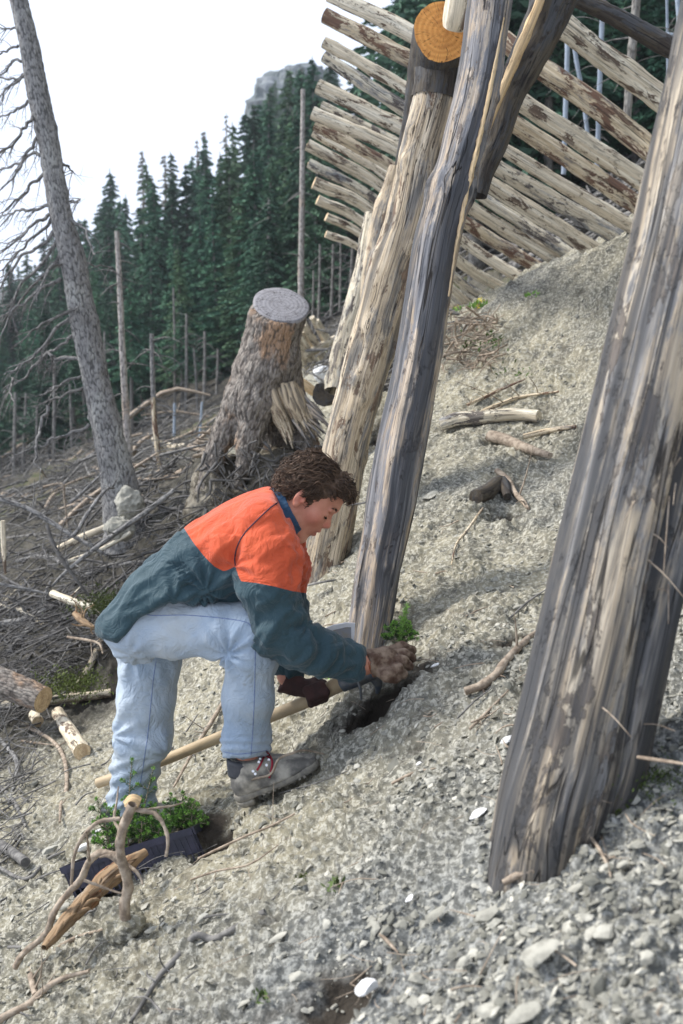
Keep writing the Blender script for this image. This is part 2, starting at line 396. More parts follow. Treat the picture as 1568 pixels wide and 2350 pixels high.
def mat_plain(name, a, b=None, sc=30, rough=0.6, spec=0.4, bd=0.002, metal=0.0, bs=None):
    g = G(name); p = g.obj(); n = g.noise(p, sc, 4, 0.6); c = g.mix(g.ramp(n, 0.35, 0.65), a, b or tuple(x * 0.7 for x in a))
    return g.done(c, rough, g.bump(g.noise(p, bs or sc * 3, 4, 0.65), 0.5, bd), spec, **{"Metallic": metal})
def mat_leaf(name, a, b, tr=0.15):
    g = G(name); p = g.pos(); r = g.rnd(); n = g.noise(p, 1.3, 3, 0.6); cv = g.attrf("cv")
    c = g.mix(g.ramp(n, 0.35, 0.65), a, b); c = g.mix(cv, c, tuple(min(1, x * 2.4) for x in b))
    c = g.mix(g.math('MULTIPLY', r, 0.75), c, tuple(x * y for x, y in zip(a, (0.9, 0.55, 0.6))))
    c = g.mix(g.ramp(g.math('FRACT', g.math('MULTIPLY', r, 7.3)), .7, 1.0, 0, .6), c, tuple(x * y for x, y in zip(b, (1.5, 1.1, .9))))
    return g.done(c, 0.75, None, 0.2)
M = dict(
    ground=mat_ground(),
    stone=mat_stone("grey_shale", (0.16, 0.157, 0.13), (0.50, 0.48, 0.41)),
    white_stone=mat_stone("white_stone", (0.62, 0.62, 0.62), (0.72, 0.72, 0.7)),
    rock=mat_stone("cliff_rock", (0.06, 0.085, 0.08), (0.26, 0.275, 0.29)),
    log=mat_log("peeled_log", (0.82, 0.745, 0.59), (0.060, 0.034, 0.022), (0.24, 0.22, 0.18), barkk=0.47, greyk=0.34),
    log_brown=mat_log("bast_covered_log", (0.72, 0.62, 0.45), (0.080, 0.038, 0.024), (0.13, 0.12, 0.12), barkk=0.56, greyk=0.45),
    log_grey=mat_log("grey_log", (0.74, 0.68, 0.54), (0.055, 0.045, 0.042), (0.14, 0.145, 0.155), barkk=0.5, greyk=0.50),
    post=mat_log("grey_weathered_post", (0.50, 0.42, 0.33), (0.10, 0.08, 0.068), (0.13, 0.135, 0.148), streak=.9, streak_at=.45, barkk=0.36, greyk=0.66, crack=1.0, bd=0.008, fine=0.8),
    post_tan=mat_log("tan_weathered_post", (0.64, 0.54, 0.40), (0.11, 0.066, 0.042), (0.155, 0.148, 0.138), streak=.7, streak_at=.5, barkk=0.42, greyk=0.50, crack=0.9, bd=0.008),
    post_big=mat_log("broad_weathered_trunk", (0.56, 0.485, 0.375), (0.085, 0.07, 0.058), (0.115, 0.117, 0.122), streak=.92, streak_at=.43, barkk=0.46, greyk=0.60, crack=0.8, bd=0.006, fine=0.8),
    dark_post=mat_log("dark_shaded_post", (0.10, 0.085, 0.065), (0.03, 0.024, 0.02), (0.05, 0.052, 0.056), barkk=0.5, greyk=0.6),  # dark wood tone, with the shade on brace and beam put into it
    split=mat_log("fresh_split_wood", (0.72, 0.54, 0.32), (0.4, 0.24, 0.12), (0.5, 0.42, 0.32), barkk=0.2, greyk=0.25, crack=0.4),
    bark_dead=mat_bark("grey_flaking_bark", (0.17, 0.165, 0.16), (0.30, 0.29, 0.275), (0.36, 0.355, 0.33), 1.0, 0.012),
    bark_stump=mat_bark("stump_bark", (0.17, 0.145, 0.125), (0.30, 0.27, 0.235), (0.34, 0.215, 0.13), 0.9, 0.02),
    bark_pole=mat_bark("pale_pole_bark", (0.30, 0.27, 0.245), (0.45, 0.41, 0.37), (0.36, 0.29, 0.23), 0.6, 0.01),
    bark_forest=mat_bark("forest_trunk_bark", (0.16, 0.15, 0.135), (0.29, 0.275, 0.25), (0.22, 0.20, 0.17), 0.5, 0.01),
    bluegrey=mat_plain("blue_grey_bare_stem", (0.30, 0.35, 0.41), (0.22, 0.26, 0.31), 8, 0.8),
    cut_fresh=mat_cut("orange_cut_end", (0.68, 0.32, 0.085), (0.50, 0.20, 0.045), (0.38, 0.15, 0.04)),
    cut_grey=mat_cut("grey_cut_end", (0.28, 0.27, 0.275), (0.19, 0.185, 0.20), (0.13, 0.12, 0.12), 240),
    cut_pale=mat_cut("pale_cut_end", (0.62, 0.48, 0.30), (0.48, 0.34, 0.19), (0.30, 0.2, 0.12), 300),
    twig=mat_plain("dry_twig_bark", (0.085, 0.082, 0.078), (0.21, 0.20, 0.185), 25, 0.9, 0.2, 0.004),
    twig_pale=mat_plain("pale_dry_root", (0.40, 0.33, 0.255), (0.20, 0.155, 0.115), 34, 0.9, 0.2, 0.008),
    twig_dark=mat_plain("dark_twig", (0.075, 0.07, 0.065), (0.13, 0.125, 0.12), 20, 0.9, 0.2, 0.004),  # darker than the dry twig bark
    rust_wood=mat_log("rusty_splintered_wood", (0.36, 0.25, 0.15), (0.20, 0.09, 0.04), (0.27, 0.24, 0.19), barkk=0.45, greyk=0.42),
    needles=mat_leaf("spruce_needles", (0.036, 0.100, 0.066), (0.080, 0.175, 0.098)),
    needles_dry=mat_leaf("thin_dry_spruce_needles", (0.10, 0.105, 0.075), (0.15, 0.145, 0.10)),
    seedling=mat_leaf("seedling_needles", (0.035, 0.095, 0.030), (0.06, 0.14, 0.04)),
    bud=mat_plain("young_shoot_green", (0.22, 0.40, 0.075), (0.14, 0.30, 0.05), 40, 0.6),
    moss=mat_leaf("moss_green", (0.045, 0.075, 0.02), (0.07, 0.11, 0.03)),
    orange=mat_cloth("orange_cotton", (0.56, 0.098, 0.036), (0.44, 0.066, 0.026), 900),
    green=mat_cloth("dark_green_cotton", (0.019, 0.044, 0.058), (0.028, 0.058, 0.070), 900, 0.66),
    collar=mat_cloth("blue_collar_cotton", (0.030, 0.075, 0.14), (0.024, 0.060, 0.115), 700),
    piping=mat_plain("dark_piping", (0.035, 0.02, 0.04), None, 40, 0.8),
    denim=mat_cloth("faded_denim", (0.215, 0.29, 0.39), (0.37, 0.42, 0.465), 1100, 0.9, 0.1, dirt=(0.37, 0.37, 0.34)),
    denim_seam=mat_plain("denim_seam", (0.12, 0.17, 0.32), (0.2, 0.25, 0.4), 200, 0.9),
    leather=mat_plain("brown_glove_leather", (0.085, 0.048, 0.032), (0.24, 0.175, 0.125), 34, 0.8, 0.3, 0.006, bs=70),
    leather_red=mat_plain("reddish_glove_leather", (0.060, 0.026, 0.023), (0.035, 0.018, 0.016), 30, 0.75, 0.3, 0.004, bs=60),
    glove_trim=mat_plain("rust_glove_trim", (0.30, 0.095, 0.04), None, 60, 0.8),
    boot=mat_plain("dusty_boot_leather", (0.12, 0.115, 0.105), (0.40, 0.375, 0.32), 14, 0.85, 0.2, 0.003, bs=70),
    boot_cuff=mat_plain("black_boot_cuff", (0.035, 0.038, 0.045), (0.055, 0.057, 0.065), 30, 0.7),
    sole=mat_plain("dusty_rubber_sole", (0.27, 0.25, 0.205), (0.16, 0.15, 0.13), 30, 0.9, 0.2, 0.003),
    lace=mat_plain("red_lace", (0.36, 0.02, 0.04), (0.25, 0.015, 0.03), 200, 0.8),
    steel=mat_plain("worn_steel", (0.30, 0.33, 0.40), (0.34, 0.31, 0.25), 25, 0.5, 0.5, 0.001, 0.25),
    edge=mat_plain("polished_edge_steel", (0.85, 0.86, 0.88), (0.75, 0.76, 0.78), 25, 0.35, 0.5, 0.0005, 0.2),
    iron=mat_plain("dark_iron", (0.075, 0.095, 0.12), (0.16, 0.16, 0.155), 30, 0.55, 0.5, 0.002, 0.4),
    handle=mat_plain("ash_handle", (0.47, 0.36, 0.22), (0.37, 0.28, 0.17), 12, 0.6, 0.35),
    plastic=mat_plain("black_plastic", (0.024, 0.028, 0.048), (0.045, 0.045, 0.075), 20, 0.42, 0.5),
    peat=mat_plain("dark_peat", (0.05, 0.035, 0.025), (0.11, 0.08, 0.06), 60, 0.95, 0.1, 0.01),
    yellow=mat_plain("yellow_petal", (0.85, 0.78, 0.12), (0.8, 0.65, 0.05), 50, 0.6),
)
# ---------------------------------------------------------------- terrain
A0, B0 = -1.15, 0.55
def TP(u, v): return A0 * np.exp(-v) + B0 * u
_c = []
for Y in (0.3, 0.8, 1.5, 2.2, 3.0):
    for u in (-0.8, -0.35, 0, 0.35, 0.8):
        if not (u == 0 and Y == 3.0): _c.append((u, math.log(Y), 0.0))
_px = [(100,1700,5.0),(0,1600,5.9),(250,1620,5.2),(700,1350,4.9),(850,1475,3.42),(960,1475,3.18),(1000,1560,2.85),(880,1590,2.98),(790,1650,2.98),(950,1300,3.95),(700,1560,3.7),(1000,1100,4.8),(1250,1200,4.2),
 (1250,1000,5.3),(1400,800,5.5),(1100,800,6.6),(1200,615,7.4),(1040,695,8.8),(1425,535,6.2),(1590,480,5.6),(1000,930,5.8),(900,1080,5.6),
 (1040,760,11),(1200,700,10),(1420,600,8.5),(1400,470,14),(1480,380,20),(1250,560,18),(1000,640,20),(850,740,22),(745,800,20),(1450,250,35),(1000,420,38),
 (860,960,7.0),(700,1010,7.6),(600,1090,6.6),(480,1180,6.3),(400,1200,6.8),(350,1370,6.0),(430,1320,5.9),(540,1300,5.6),
 (250,1500,6.2),(100,1470,7),(0,1350,8.5),(200,1300,7.6),(310,1190,8.0),(260,1100,12),(100,1190,12),(0,1150,14),(400,1060,15),
 (450,950,28),(250,1010,26),(100,1080,26),(0,1120,26),(650,860,24),
 (0,1010,50),(300,860,50),(600,740,50),(900,560,50),(1300,260,50),(0,760,110),(300,640,110),(600,520,110),(1000,260,110),(1568,-60,110),
 (-300,740,200),(0,700,200),(300,600,200),(560,500,200),(800,300,200),(1568,-100,200),(-300,720,400),(0,660,400),(600,540,400),(1000,380,400),(1568,150,400)]
for px, py, Y in _px:
    r = ray(px, py); _c.append((r[0] / r[1], math.log(Y), None, r[2] / r[1]))
_U = np.array([c[:2] for c in _c]); _U[:, 0] *= 2.2
_D = np.array([c[2] if c[2] is not None else c[3] - TP(c[0], c[1]) for c in _c])
def _phi(r): return r * r * np.log(r + 1e-9)
_n = len(_U); _r = np.linalg.norm(_U[:, None] - _U[None], axis=2)
_Am = np.zeros((_n + 3, _n + 3)); _Am[:_n, :_n] = _phi(_r) + np.eye(_n) * 0.02; _Am[:_n, _n] = 1; _Am[:_n, _n + 1:] = _U; _Am[_n:, :_n] = _Am[:_n, _n:].T
_W = np.linalg.solve(_Am, np.concatenate([_D, np.zeros(3)]))
def resid(u, v):
    u2 = np.clip(u, -0.9, 0.9) * 2.2; q = np.stack([u2, v], -1); out = _W[_n] + _W[_n + 1] * u2 + _W[_n + 2] * v
    for i in range(_n): out = out + _W[i] * _phi(np.sqrt((q[..., 0] - _U[i, 0]) ** 2 + (q[..., 1] - _U[i, 1]) ** 2))
    return out
DENTS = []   # (x, y, rx, ry, depth)
def dent(px, py, Y, rx, ry, d): p = at(px, py, Y); DENTS.append((p[0], p[1], rx, ry, d))
dent(912, 1540, 3.00, 0.075, 0.085, 0.20); dent(865, 1590, 2.96, 0.065, 0.07, 0.11); dent(985, 1585, 2.78, 0.10, 0.10, -0.035); dent(500, 1830, 2.85, 0.075, 0.09, 0.09); dent(690, 1785, 2.86, 0.13, 0.10, 0.044)
dent(800, 2140, 1.8, 0.10, 0.08, 0.07); dent(1060, 1780, 2.3, 0.2, 0.2, -0.02); dent(1180, 1580, 3.0, 0.08, 0.05, 0.07); dent(1540, 2180, 1.4, 0.15, 0.1, 0.03)
dent(330, 1300, 5.9, 0.45, 0.4, 0.45); dent(905, 850, 6.9, 0.22, 0.5, 0.35); dent(1160, 1190, 4.4, 0.09, 0.1, 0.1); dent(1340, 1600, 2.5, 0.1, 0.1, -0.03)
dent(650, 1640, 3.3, 0.16, 0.12, 0.05); dent(940, 1360, 4.1, 0.12, 0.12, 0.05)
for _b in ((1262, 2020, 1.9, .19, .15), (722, 1362, 4.9, .2, .2), (842, 1478, 3.42, .15, .13), (1420, 1860, 1.95, .12, .12)):
    dent(_b[0], _b[1], _b[2], _b[3], _b[4], -.028)
SHADE_SPOTS = [tuple(at(*q)[:2]) + (rr,) for q, rr in (((905,1530,3.02),.12),((865,1585,2.97),.10),((820,1610,2.98),.06),((505,1830,2.86),.06),((460,1950,2.95),.08),((1185,1575,3.0),.05),((1175,1190,4.4),.06))]  # spots of soil painted dark for the shade in dug holes
def H(x, y, base=False):
    x = np.asarray(x, float); y = np.maximum(np.asarray(y, float), 0.2); u = x / y; v = np.log(y)
    z = y * (TP(u, v) + resid(u, v) * sstep(0.35, 1.2, y))
    for a, b, rx, ry, d in DENTS: z = z - d * np.exp(-((x - a) / rx) ** 2 - ((y - b) / ry) ** 2)
    return z
def gat(px, py, y0=0.7, y1=60):
    """first hit of the sight line with the terrain"""
    r = ray(px, py); ys = np.exp(np.linspace(math.log(y0), math.log(y1), 900)); x = r[0] / r[1] * ys; z = r[2] / r[1] * ys
    d = z - H(x, ys); k = np.argmax(d < 0)
    if d[k] >= 0: k = len(ys) - 1
    k = max(k, 1); t = d[k - 1] / (d[k - 1] - d[k] + 1e-12); y = ys[k - 1] + (ys[k] - ys[k - 1]) * min(max(t, 0), 1)
    return np.array([r[0] / r[1] * y, y, r[2] / r[1] * y])
def gat_many(px, py, y0=0.7, y1=60):
    px, py = np.asarray(px, float), np.asarray(py, float)
    rx = (px - CX) / F_PX; ry = (CY - py) / F_PX; dy = CP + ry * SP; dz = -SP + ry * CP; u = rx / dy; t = dz / dy
    ys = np.exp(np.linspace(math.log(y0), math.log(y1), 260)); Yg = ys[None] * np.ones((len(px), 1)); d = t[:, None] * Yg - H(u[:, None] * Yg, Yg)
    k = np.clip(np.argmax(d < 0, 1), 1, len(ys) - 1); ar = np.arange(len(px)); a, b = d[ar, k - 1], d[ar, k]
    f = np.clip(a / (a - b + 1e-9), 0, 1); y = ys[k - 1] + (ys[k] - ys[k - 1]) * f
    return np.stack([u * y, y, t * y], 1), (d.min(1) < 0)
def gnormal(x, y, e=0.03):
    dx = (H(x + e, y) - H(x - e, y)) / (2 * e); dy = (H(x, y + e) - H(x, y - e)) / (2 * e)
    n = np.stack([-dx, -dy, np.ones_like(dx)], -1); return n / np.linalg.norm(n, axis=-1)[..., None]
def micro(p, y):
    """clods and crumbs of the raw soil"""
    a = np.clip(y / 3.0, 0.5, 6)
    m = 0.034 * fbm(p, 3.0, 4, 7) + 0.013 * ridge(p, (7, 7, 7), 2, 21) - 0.036
    crumb = np.abs(noise3(p, 11, 31)) * 0.030 + np.abs(noise3(p, 25, 29)) * 0.014 + .010 * ridge(p, (5, 9, 14), 2, 77) + np.maximum(noise3(p, 52, 33), 0) * 0.013 + noise3(p, 110, 37) * 0.005
    mask = sstep(-0.25, 0.35, noise3(p, 3.1, 41) + 0.15)
    big = sstep(6, 20, y) * (0.25 * fbm(p, 0.5, 3, 51))
    return m + crumb * (0.45 + 0.75 * mask) + big
def build_ground():
    ya = np.exp(np.concatenate([np.linspace(math.log(0.22), math.log(1.15), 40)[:-1], np.linspace(math.log(1.15), math.log(9.5), 760)[:-1],
                                np.linspace(math.log(9.5), math.log(60), 170)[:-1], np.linspace(math.log(60), math.log(900), 60)]))
    ua = np.concatenate([np.linspace(-2.2, -0.40, 40)[:-1], np.linspace(-0.40, 0.40, 560), np.linspace(0.40, 2.2, 40)[1:]])
    U, Yv = np.meshgrid(ua, ya); X = U * Yv; Z = H(X, Yv); N = gnormal(X, Yv); p = np.stack([X, Yv, Z], -1)
    Pt = p + N * micro(p, Yv)[..., None]
    ny, nx = X.shape; i = np.arange(ny - 1)[:, None] * nx + np.arange(nx - 1)[None]
    Q = np.stack([i, i + 1, i + nx + 1, i + nx], -1).reshape(-1, 4)
    # masks of what the ground is made of, and where shade is painted dark
    n1 = fbm(p, 0.9, 4, 61); n2 = fbm(p, 3.0, 3, 71)
    left = sstep(0.0, 0.55, -(X + 0.10 * Yv - 0.12) + 0.35 * n2)                       # debris hollow left of the raw slope, darkened as shade
    far = sstep(4.6, 6.0, Yv + n2 * 0.5 - 0.25 * X)
    litter_shade = np.clip(left * far * 0.9 + sstep(16, 24, Yv + 2 * n1), 0, 1) * np.where(Yv > 8.5, 1, 1)
    rim = sstep(0.0, 0.6, X - 0.05 * Yv) * sstep(9, 10.5, Yv); litter_shade = np.clip(litter_shade + rim * 0.8, 0, 1)
    hollow_shade = np.zeros_like(X)
    for a, b, rx, ry, d in DENTS:
        if d > 0.05: hollow_shade = np.maximum(hollow_shade, 1.15 * np.exp(-(((X - a) / rx) ** 2 + ((Yv - b) / ry) ** 2) * 1.6))  # deeper dents get their shade as dark colour
    for a, b, rr in SHADE_SPOTS: hollow_shade = np.maximum(hollow_shade, 1.6 * np.exp(-((X - a) ** 2 + (Yv - b) ** 2) / rr ** 2 * 1.3))
    n4 = fbm(p, 9.0, 3, 91); hollow_shade = np.clip((hollow_shade + .55 * n4 - .22) * 1.7, 0, 1)
    grassy = sstep(9, 14, Yv) * (1 - sstep(22, 26, Yv)) * sstep(-0.1, 0.4, n1) * 0.5
    corner = sstep(.25, .8, X + .6 * n1) * (1 - sstep(1.5, 2.1, Yv)); litter_shade = np.clip(litter_shade + corner * sstep(-.1, .5, n2) * .8, 0, 1)
    slate = np.clip((1 - sstep(1.7, 2.7, Yv + .5 * n1 - .35 * X)) * .9 + .5 * sstep(.1, .6, n1), 0, 1)
    at_ = {"slate": slate.ravel(), "litter_shade": litter_shade.ravel(), "hollow_shade": hollow_shade.ravel(), "grassy": grassy.ravel()}
    return mk("ground", Pt.reshape(-1, 3), Q, M["ground"], attrs=at_, kind="structure")
GROUND = build_ground()

# loose chips of shale all over the raw slope
def ico(sub=0):
    t = (1 + 5 ** 0.5) / 2
    v = np.array([(-1,t,0),(1,t,0),(-1,-t,0),(1,-t,0),(0,-1,t),(0,1,t),(0,-1,-t),(0,1,-t),(t,0,-1),(t,0,1),(-t,0,-1),(-t,0,1)], float)
    f = np.array([(0,11,5),(0,5,1),(0,1,7),(0,7,10),(0,10,11),(1,5,9),(5,11,4),(11,10,2),(10,7,6),(7,1,8),(3,9,4),(3,4,2),(3,2,6),(3,6,8),(3,8,9),(4,9,5),(2,4,11),(6,2,10),(8,6,7),(9,8,1)])
    v /= np.linalg.norm(v, axis=1)[:, None]
    for _ in range(sub):
        nv = list(v); d = {}
        def mid(a, b):
            k = (min(a, b), max(a, b))
            if k not in d: m = v[a] + v[b]; d[k] = len(nv); nv.append(m / np.linalg.norm(m))
            return d[k]
        nf = []
        for a, b, c in f: x, y, z = mid(a, b), mid(b, c), mid(c, a); nf += [(a, x, z), (b, y, x), (c, z, y), (x, y, z)]
        v, f = np.array(nv), np.array(nf)
    return v, f
def stones(n, px, py, s0, s1, name, mat, seed, flat=(0.22, 0.6), sink=0.25, ymax=40, y0=0.7):
    r = np.random.default_rng(seed); pts, ok = gat_many(px, py, y0, ymax); pts = pts[ok]
    cl = fbm(pts, 2.2, 3, 17); pts = pts[r.random(len(pts)) < np.clip(.62 + 1.3 * cl, .12, 1)]
    cl = sstep(0.3, 1.0, -(pts[:, 0] + .1 * pts[:, 1] - .12)) * sstep(4.6, 6, pts[:, 1] - .25 * pts[:, 0]); pts = pts[r.random(len(pts)) > cl * .9]
    for a, b, rr in SHADE_SPOTS: pts = pts[(np.hypot(pts[:, 0] - a, pts[:, 1] - b) > rr * .9) | (r.random(len(pts)) < .08)]
    n = len(pts)
    V0, F0 = ico(0); N = gnormal(pts[:, 0], pts[:, 1])
    jit = r.uniform(0.55, 1.15, (n, 12, 1)); s = s0 * (s1 / s0) ** (r.random(n) ** 2.6); ax = np.stack([s, s * r.uniform(0.5, 0.95, n), s * r.uniform(*flat, n)], 1)
    L = V0[None] * jit * ax[:, None, :]
    # frame: normal tilted at random
    Nn = N + r.normal(0, 0.35, (n, 3)); Nn /= np.linalg.norm(Nn, axis=1)[:, None]; T = np.cross(Nn, r.normal(size=(n, 3))); T /= np.linalg.norm(T, axis=1)[:, None]; B = np.cross(Nn, T)
    Wd = L[..., 0:1] * T[:, None] + L[..., 1:2] * B[:, None] + L[..., 2:3] * Nn[:, None]
    base = pts + N * (micro(pts, pts[:, 1]) + ax[:, 2] * (0.5 - sink))[:, None]
    V = (base[:, None] + Wd).reshape(-1, 3); F = (F0[None] + (np.arange(n) * 12)[:, None, None]).reshape(-1, 3)
    return mk(name, V, F, mat, smooth=False, attrs={"cv": np.repeat(r.random(n) ** 1.5, 12)}, kind="stuff",
              label=None)
_r = np.random.default_rng(8)
def keep_slope(px, py):
    """mostly the raw slope, less in the debris hollow"""
    lim = 1600 - (px - 0) * 0.55
    return (py > lim - 40) | (px > 640)
_n1 = 44000; _x = _r.uniform(-60, 1630, _n1); _y = 520 + 1850 * _r.random(_n1) ** 0.9; _k = keep_slope(_x, _y) & ((_y < 1900) | (_r.random(_n1) < .62))
o = stones(0, _x[_k], _y[_k], 0.0035, 0.019, "shale_chips", M["stone"], 21, flat=(0.12, 0.4)); tag(o, "loose pale grey shale chips and grit covering the steep raw slope", "gravel")
_n2 = 700; _x = _r.uniform(-60, 1630, _n2); _y = 1150 + 1230 * _r.random(_n2) ** 0.8; _k = keep_slope(_x, _y)
o = stones(0, _x[_k], _y[_k], 0.008, 0.026, "shale_rubble", M["stone"], 22, flat=(0.25, 0.7)); tag(o, "coarser grey stone rubble strewn over the lower slope", "rubble")
# ---------------------------------------------------------------- log barrier (snow rake) on the slope
def log_thing(name, path, rad, mat, cutmat, label, cat="log", group=None, seg=18, n=40, bump=0.10, flute=0.0, knots=3, seed=0, ends=(1, 1), lobes=None, cutname="cut_end"):
    V, Q, g, C, fr, r = tube(path, rad, seg, n, bump=bump, flute=flute, knots=knots, seed=seed, lobes=lobes)
    t = thing(name, C[0] if C[0][2] < C[-1][2] else C[-1], label, cat, group)
    mk("bark_surface" if "bark" in mat.name else "trunk", V, Q, mat, t, attrs={"gr": g})
    for e in (0, 1):
        if ends[e]:
            W, f, gg = cap(V, seg, n, C, e, g); d = fr[0][0] * -1 if e == 0 else fr[0][-1]
            W = W + d * 0.001; W[-1] += d * 0.004
            mk(cutname, W, f, cutmat, t, attrs={"gr": gg})
    return t
def c2(x, y): return 689.8 + 0.5601 * x, 0.5601 * y
LOGS = [
 # (tip, mid, mid, butt) in plan order, radii, depth tip/butt, material, label
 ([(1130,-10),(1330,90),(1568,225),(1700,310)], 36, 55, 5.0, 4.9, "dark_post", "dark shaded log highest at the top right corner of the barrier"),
 ([(1068,95),(1220,215),(1380,330),(1560,470)], 52, 58, 5.3, 5.2, "log", "thick pale log with a long crack, its blunt tip just right of the dark brace"),
 ([(800,140),(960,262),(1200,425),(1470,640)], 44, 56, 5.7, 5.4, "log_brown", "brown and cream patched log ending behind the broad right hand trunk"),
 ([(120,-28),(480,152),(890,410),(1410,745)], 34, 48, 5.9, 5.7, "log", "long cream log passing just above the orange cut beam end"),
 ([(100,62),(480,262),(860,495),(1380,840)], 35, 44, 6.2, 6.0, "log_brown", "reddish brown log with bast left on, second from the top on the left side"),
 ([(98,172),(470,385),(830,610),(1335,915)], 26, 34, 6.5, 6.3, "log", "thin buff log just under the reddish brown one"),
 ([(98,230),(460,470),(795,680),(1240,935)], 28, 42, 6.8, 6.6, "log_grey", "cream log with dark lower half whose butt rests on the crest of the mound"),
 ([(72,352),(445,540),(760,745),(1140,985)], 33, 40, 7.1, 6.9, "log", "stout pale cream log with yellow knots in the upper middle of the left tips"),
 ([(88,428),(400,585),(750,810),(1050,1005)], 16, 30, 7.7, 7.4, "log_grey", "thin grey pole squeezed between two stout cream logs"),
 ([(50,462),(420,628),(700,850),(995,1030)], 30, 33, 7.6, 7.5, "log", "pale log with honey coloured tip above the dark brown one"),
 ([(60,512),(400,700),(690,920),(935,1072)], 24, 32, 8.0, 7.9, "log_brown", "dark brown log among the left tips, its bast still on"),
 ([(52,545),(360,725),(670,990),(875,1120)], 18, 29, 8.4, 8.2, "log", "slim buff log hidden mostly under the dark brown one"),
 ([(28,592),(340,772),(650,1070),(808,1165)], 27, 25, 8.3, 8.5, "log", "silvery cream log reaching farthest to the left"),
 ([(32,668),(312,822),(630,1135),(745,1205)], 24, 20, 8.7, 8.9, "log_grey", "log with blue grey cut tip just below the one reaching farthest left"),
 ([(55,748),(292,862),(620,1185),(700,1238)], 29, 18, 8.9, 9.2, "log", "thick mottled log with dark underside, fourth from the bottom of the tips"),
 ([(70,818),(256,912),(590,1225),(660,1270)], 23, 16, 9.2, 9.5, "log", "buff log, third from the bottom of the left tips"),
 ([(106,888),(250,962),(500,1190),(620,1290)], 20, 15, 9.5, 9.8, "log", "short looking cream log, second from the bottom of the left tips"),
 ([(104,958),(240,1015),(450,1180),(580,1300)], 17, 14, 9.8, 10.0, "log", "lowest log of the left tips, pale with a brown end"),
]
for i, (pp, r0, r1, y0, y1, mt, lb) in enumerate(LOGS):
    r0, r1 = r0 * .85, r1 * .82
    n = len(pp); ys = np.linspace(y0, y1, n)
    path = [at(*c2(*q), yy) for q, yy in zip(pp, ys)]
    if i > 2: path[-1] = path[-1] + (path[-1] - path[-2]) / np.linalg.norm(path[-1] - path[-2]) * 0.25
    s = 0.5601
    log_thing("barrier_log", path, [r0 * s / pxm(y0), r1 * s / pxm(y1)], M[mt], M["cut_pale"], lb, "log", "logs of the snow barrier", seed=100 + i, bump=0.13, knots=7, seg=20, n=64)
# further pale sticks laid behind the barrier
log_thing("cross_beam", [at(1016, 72, 4.85), at(965, 300, 6.2), at(905, 545, 9.4)], [0.135, 0.12, 0.115], M["dark_post"], M["cut_fresh"],
          "thick horizontal beam with a round orange sawn end facing the camera", "beam", seed=31, seg=40, n=30, bump=0.07)
log_thing("beam_spacer", [at(1062, -30, 4.7), at(1050, 35, 4.72), at(1045, 62, 4.75)], [0.06, 0.06, 0.052], M["log"], M["cut_pale"],
          "short pale round piece wedged over the orange sawn end", "log", seed=32, ends=(0, 1), seg=20, n=14)
# posts
p1 = [(1014,120,5.05),(1002,230,5.05),(966,360,5.05),(932,520,5.0),(892,650,5.0),(852,800,5.0),(818,930,4.98),(787,1050,4.95),(752,1230,4.92),(722,1370,4.9)]
pt = thing("barrier_post", at(722, 1370, 4.9), "tan knotty post under the orange beam end, its foot just right of the man's face", "post", "props under the barrier")
V, Q, g, C, fr, r = tube(P(*p1), [0.105, .105, .11, .105, .112, .112, .108, .108, .11, .125], 40, 220, bump=0.13, flute=0.07, knots=26, seed=5)
k = 24 * 40
mk("peeled_trunk", V[k - 40:], Q[: len(Q) - (k - 40)], M["post_tan"], pt, attrs={"gr": g[k - 40:]})
cc = C[:25, None]; Vb = (cc + (V[:25 * 40].reshape(25, 40, 3) - cc) * 1.06).reshape(-1, 3)
mk("dark_collar", Vb, Q[:24 * 40], M["dark_post"], pt, attrs={"gr": g[:25 * 40]})
p2 = [(1143,-60,4.35),(1125,0,4.33),(1096,200,4.22),(1045,400,4.08),(1003,560,3.98),(980,700,3.90),(954,860,3.80),(921,1020,3.70),(893,1180,3.60),(868,1310,3.52),(842,1480,3.42),(832,1530,3.40)]
pt = thing("barrier_post", at(842, 1480, 3.42), "grey weathered post with long cracks standing directly behind the planted seedling", "post", "props under the barrier")
def notch(a, t): return 1 + 0.14 * np.exp(-((t - 0.345) / 0.018) ** 2) - 0.06 * np.exp(-((t - 0.30) / 0.03) ** 2)
V, Q, g, C, fr, r = tube(P(*p2), [.084, .087, .083, .084, .086, .084, .084, .086, .083, .078, .070, .07], 44, 260, bump=0.05, flute=0.10, knots=5, seed=9, lobes=notch)
mk("trunk", V, Q, M["post"], pt, attrs={"gr": g})
b = Bag()
for (q, rr) in [([(1157,40),(1128,190),(1098,330),(1070,450),(1048,560),(1030,680)], .011), ([(1040,440),(1020,500),(1008,560),(996,640)], .013)]:
    b.tube([at(x, y, 4.33 - (y / 1480) * 0.92 - 0.079) for x, y in q], [.003, rr * .8, rr, rr * .6, .003], 6, 60, bump=.5, seed=4)
b.build("orange_split", M["split"], pt)
# dark brace
br = [(1300,-90,4.75),(1262,20,4.75),(1222,110,4.75),(1172,215,4.72),(1140,320,4.7),(1110,395,4.68),(1098,450,4.66)]
pt = thing("barrier_brace", at(1098, 450, 4.66), "black slanting brace, shade in its colour, with a fresh pale split face, right of the grey post", "brace")
V, Q, g, C, fr, r = tube(P(*br), [.105, .092, .082, .066, .056, .048, .040], 28, 120, bump=0.12, flute=0.06, knots=6, seed=17)
mk("trunk", V, Q, M["dark_post"], pt, attrs={"gr": g})
b = Bag(); sp = [(1256,-40),(1236,10),(1190,120),(1150,215),(1122,290),(1108,345)]
b.tube([at(x, y, 4.62) for x, y in sp], [.022, .02, .024, .018, .014, .004], 8, 60, bump=0.2, seed=3)
b.build("pale_split_face", M["split"], pt)
